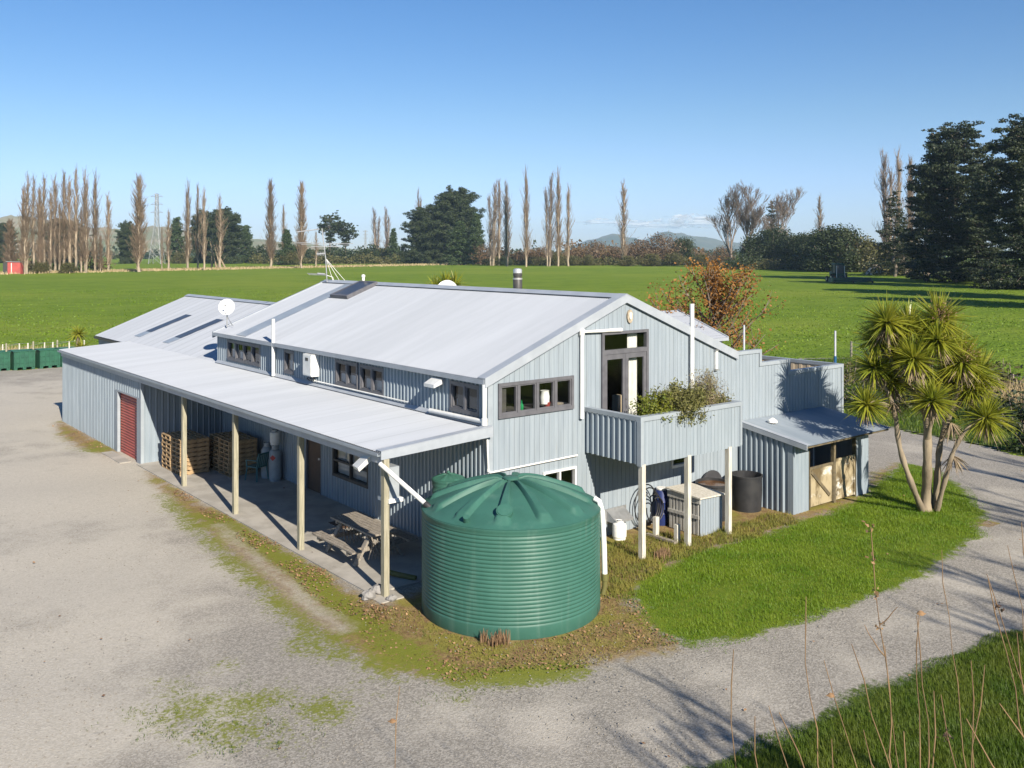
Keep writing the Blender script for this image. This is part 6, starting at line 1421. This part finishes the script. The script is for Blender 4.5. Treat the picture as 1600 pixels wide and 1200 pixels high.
n = 1500; xs = rng.uniform(1500, 1620, n); P = np.array([g(x, 602+.25*(x-1500)+random.uniform(-12, 12)) for x in xs]); V, F = blades(P, rng.uniform(.4, 1.0, n), .04, .5); tag(mesh_np('bank_dry_grass', V, F, M['drygrass']), kind='stuff')

# ---------------------------------------------------------------- tall dry stalks standing close to the camera
STK = [(617, 1070, 5.2, -6, 1), (1145, 1012, 5.0, 8, 0), (1181, 1118, 5.0, 10, 0), (1203, 1105, 4.6, 30, 0), (1222, 1112, 4.6, 32, 0), (1262, 935, 5.6, 22, 0), (1283, 1030, 5.0, 62, 1), (1334, 1005, 5.2, 52, 0), (1362, 822, 5.8, 34, 2), (1376, 1005, 5.2, 28, 0), (1429, 960, 5.4, 10, 3), (1437, 958, 5.6, 5, 0),
       (1470, 860, 5.6, 40, 0), (1541, 897, 5.8, 95, 4), (1550, 905, 5.2, 70, 0), (1580, 855, 6.0, 60, 0), (1589, 815, 6.4, 45, 0), (1505, 1030, 4.8, 12, 0), (1532, 1040, 4.6, -10, 0), (1470, 1085, 4.6, 22, 4), (1458, 1080, 4.4, -4, 0), (1350, 1145, 4.2, 20, 0), (1412, 1145, 4.2, -4, 0), (1585, 990, 4.6, 40, 0), (1300, 1155, 4.1, 6, 0), (1495, 1120, 4.2, 55, 0), (1560, 1100, 4.2, 70, 0)]
SLAB = ['with a curled leaf near its tip', 'bare and slightly bent', 'with a branching seed head']
for i, (x, y, d_, lean, kind_) in enumerate(STK):
    random.seed(500+i); top = W(x, y, d_); ft = W(x+lean*1.0, 1200, d_)
    slope = (ft-top); slope = slope/max(.2, -slope[2]); bot = top + slope*min(top[2], 2.2); base = np.array([bot[0]+slope[0]*.6, bot[1]+slope[1]*.6, 0])
    pts = []; K = 22; jit = np.zeros(3)
    for k in range(K+1):
        t = k/K
        p = top*(1-t)**1 + bot*t if False else (top*(1-min(1, t*2)) + bot*min(1, t*2) if t <= .5 else bot*(1-(t*2-1)) + base*(t*2-1))
        jit = jit*.8+np.array([random.gauss(0, .014), random.gauss(0, .014), 0]); pts.append(p+jit)
    pts = pts[::-1]; th = thing('dry_stalk', 'tall dry stalk near the camera, tip %s' % '', 'stalk', tuple(base), 'tall dry stalks in front of the camera')
    q = MB(); q.tube(pts, [(.0088-.0062*k/K + (.0016 if k % 3 == 0 else 0))*(.85 if i % 3 else .65) for k in range(K+1)], 6); q.build('stem', M['stalk'], th, smooth=True)
    def twig(f, az, L, up_=1.0):
        j = int(f*K); b = pts[j]; s_ = []; pp, _ = limb(b, (math.cos(az), math.sin(az), up_), L, .0045, .002, s_, .12, .05, 4); V, F = tubes3(s_, 5); mesh_np('twig', V, F, M['stalk'], th); return pp
    if kind_ in (1, 3):
        b = pts[-2] if kind_ == 1 else pts[-1]; q = MB(); cu = []; wv = .036 if kind_ == 3 else .03
        sd_ = RT*1.0; n1_, n2_ = 7, 5; vs = []
        for a in range(n1_):
            for c_ in range(n2_):
                u, v_ = a/(n1_-1), c_/(n2_-1)-.5; ang = v_*3.6; r_ = wv*.55*math.sin(math.pi*min(.97, u+.08))
                vs.append(b + sd_*(wv*(u*1.5) if kind_ == 3 else -wv*u*1.5) + UP*(r_*math.cos(ang)+.01) - FW*(r_*math.sin(ang)))
        q.add(vs, [(a*n2_+c_, a*n2_+c_+1, (a+1)*n2_+c_+1, (a+1)*n2_+c_) for a in range(n1_-1) for c_ in range(n2_-1)]); q.build('curled_leaf', M['leaflitter'], th, smooth=True)
    if kind_ == 2:
        twig(.86, 2.5, .22); twig(.90, 5.2, .16)
        P = np.concatenate([pts[-1-k]+rng.normal(0, .018, (14, 3)) for k in range(4)]); V, F = leafquads(P, .022, aspect=.6); tag(mesh_np('seed_head', V, F, M['leaflitter'], th), kind='stuff')
    if kind_ in (1, 4): twig(.8, 1.0+i, .14)
    for tw_ in range(random.choice((0, 1, 1, 2))): twig(random.uniform(.5, .85), random.uniform(0, 6.28), random.uniform(.15, .5), random.uniform(1.2, 2.4))
    if kind_ == 4:
        P = pts[-2]+rng.normal(0, .014, (16, 3)); V, F = leafquads(P, .02, aspect=.6); tag(mesh_np('seed_head', V, F, M['brown'], th), kind='stuff')
    desc = {0: 'slim bare dry stalk', 1: 'dry stalk with a shrivelled leaf at its tip', 2: 'tallest dry stalk with a branching seed head', 3: 'dry stalk topped by a curled golden leaf', 4: 'dry stalk with a small dark seed head'}[kind_]
    side = 'alone in front of the gravel' if x < 900 else '%s counted from the tank side' % (ORD+['seventeenth', 'eighteenth', 'nineteenth', 'twentieth', 'twenty-first', 'twenty-second', 'twenty-third', 'twenty-fourth', 'twenty-fifth', 'twenty-sixth'])[sum(1 for s in STK if 900 < s[0] < x)]
    th['label'] = '%s, %s' % (desc, side)

# trees on the verge behind the camera: their long shadows cross the road
sh = make_poplar(82, 30, 8.5, 26, 4, 'greytwig', tw=.06); nat(sh, 30)
SHADE = [(870, 1062, 8), (930, 1070, 9), (1010, 1080, 9), (1130, 1092, 8), (1375, 905, 12), (1405, 890, 12), (1445, 862, 13), (1480, 840, 13), (1385, 695, 14), (1378, 742, 14), (1500, 775, 14)]
for i, (tx, ty, H) in enumerate(SHADE):
    bs_ = g(tx, ty) - np.array([math.cos(SUN_AZ), math.sin(SUN_AZ), 0])*(H/math.tan(SUN_EL)); X, Y, wf = bs_[0], bs_[1], 1.0
    if sh.name in USED: o = copy_tree(sh)
    else: o = sh; USED.add(sh.name)
    s = H/30; o.location = (X, Y, 0); o.scale = (s*wf*1.3, s*wf*1.3, s); o.rotation_euler = (0, 0, i*1.9); o.name = 'bare_tree'
    tag(o, 'bare young tree behind the camera, %s of the verge row' % ORD[i], 'tree', 'bare trees behind the camera')
for i, (X, Y, H) in enumerate(((-34, -84, 22), (-18, -88, 25), (-2, -90, 22), (14, -88, 26), (30, -84, 23), (46, -78, 24))):
    o = copy_tree(mac); s = H/40; o.location = (X, Y, 0); o.scale = (s*1.1, s*1.1, s); o.rotation_euler = (0, 0, i*1.3); o.name = 'pine_tree'
    tag(o, 'dark pine far behind the camera, %s of its belt' % ORD[i], 'tree', 'pines behind the camera')
# air
hz_m, nt, out = nt_new('haze_air'); pv_ = N(nt, 'ShaderNodeVolumePrincipled'); pv_.inputs['Color'].default_value = (.55, .75, 1.0, 1); pv_.inputs['Density'].default_value = HAZE; pv_.inputs['Anisotropy'].default_value = 0.0
nt.links.new(pv_.outputs[0], out.inputs['Volume'])
q = MB(); q.box(-7600, 7600, -7600, 7600, -1.2, 240); tag(q.build('haze', hz_m), kind='stuff')
# ---------------------------------------------------------------- light, sky, camera
wd = bpy.data.worlds.new('World'); scene.world = wd; wd.use_nodes = True
nt = wd.node_tree; bg = nt.nodes['Background']; sky = nt.nodes.new('ShaderNodeTexSky'); sky.sky_type = 'NISHITA'
sky.sun_disc = False; sky.sun_elevation = SUN_EL
sdv = np.array([-math.cos(SUN_AZ), -math.sin(SUN_AZ)])
sky.sun_rotation = math.atan2(sdv[0], sdv[1]) % (2*math.pi)
sky.air_density = 1.0; sky.dust_density = .1; sky.ozone_density = 1.6; sky.altitude = 50
hs = nt.nodes.new('ShaderNodeHueSaturation'); hs.inputs['Saturation'].default_value = 1.34
tint = nt.nodes.new('ShaderNodeMix'); tint.data_type = 'RGBA'; tint.blend_type = 'MULTIPLY'; tint.inputs[0].default_value = 1; tint.inputs[7].default_value = (.97, .98, 1.16, 1)
nt.links.new(sky.outputs[0], hs.inputs['Color']); nt.links.new(hs.outputs[0], tint.inputs[6]); tcw = nt.nodes.new('ShaderNodeTexCoord'); spw = nt.nodes.new('ShaderNodeSeparateXYZ'); nt.links.new(tcw.outputs['Generated'], spw.inputs[0])
lowf = sstep(nt, spw.outputs[2], .0, .15); lowc = mixc(nt, lowf, (.74, .87, 1.36), (1, 1, 1))
tin2 = nt.nodes.new('ShaderNodeMix'); tin2.data_type = 'RGBA'; tin2.blend_type = 'MULTIPLY'; tin2.inputs[0].default_value = 1
nt.links.new(tint.outputs[2], tin2.inputs[6]); nt.links.new(lowc, tin2.inputs[7]); nt.links.new(tin2.outputs[2], bg.inputs[0]); bg.inputs[1].default_value = .055
sun = bpy.data.lights.new('sun', 'SUN'); sun.energy = 4.7; sun.angle = R_(.5); sun.color = (1, .91, .77)
so = bpy.data.objects.new('sun', sun); COL.objects.link(so)
so.rotation_euler = Vector((math.cos(SUN_AZ)*math.cos(SUN_EL), math.sin(SUN_AZ)*math.cos(SUN_EL), -math.sin(SUN_EL))).to_track_quat('-Z', 'Y').to_euler()
so.location = (-20, -40, 60)
cam = bpy.data.cameras.new('camera'); co = bpy.data.objects.new('camera', cam); COL.objects.link(co)
cam.sensor_fit = 'HORIZONTAL'; cam.sensor_width = 36; cam.lens = FPX/1600*36; cam.shift_y = -(600-HY)/1600
cam.clip_start = .1; cam.clip_end = 30000
co.location = CAM; co.rotation_euler = (R_(90), 0, TH-R_(90))
scene.camera = co
scene.view_settings.view_transform = 'Standard'; scene.view_settings.look = 'None'; scene.view_settings.exposure = .92; scene.view_settings.gamma = 1
scene.cycles.use_denoising = True
scene.cycles.max_bounces = 6; scene.cycles.diffuse_bounces = 2; scene.cycles.transparent_max_bounces = 12; scene.cycles.volume_bounces = 1
scene.cycles.sample_clamp_indirect = 6
scene.render.film_transparent = False
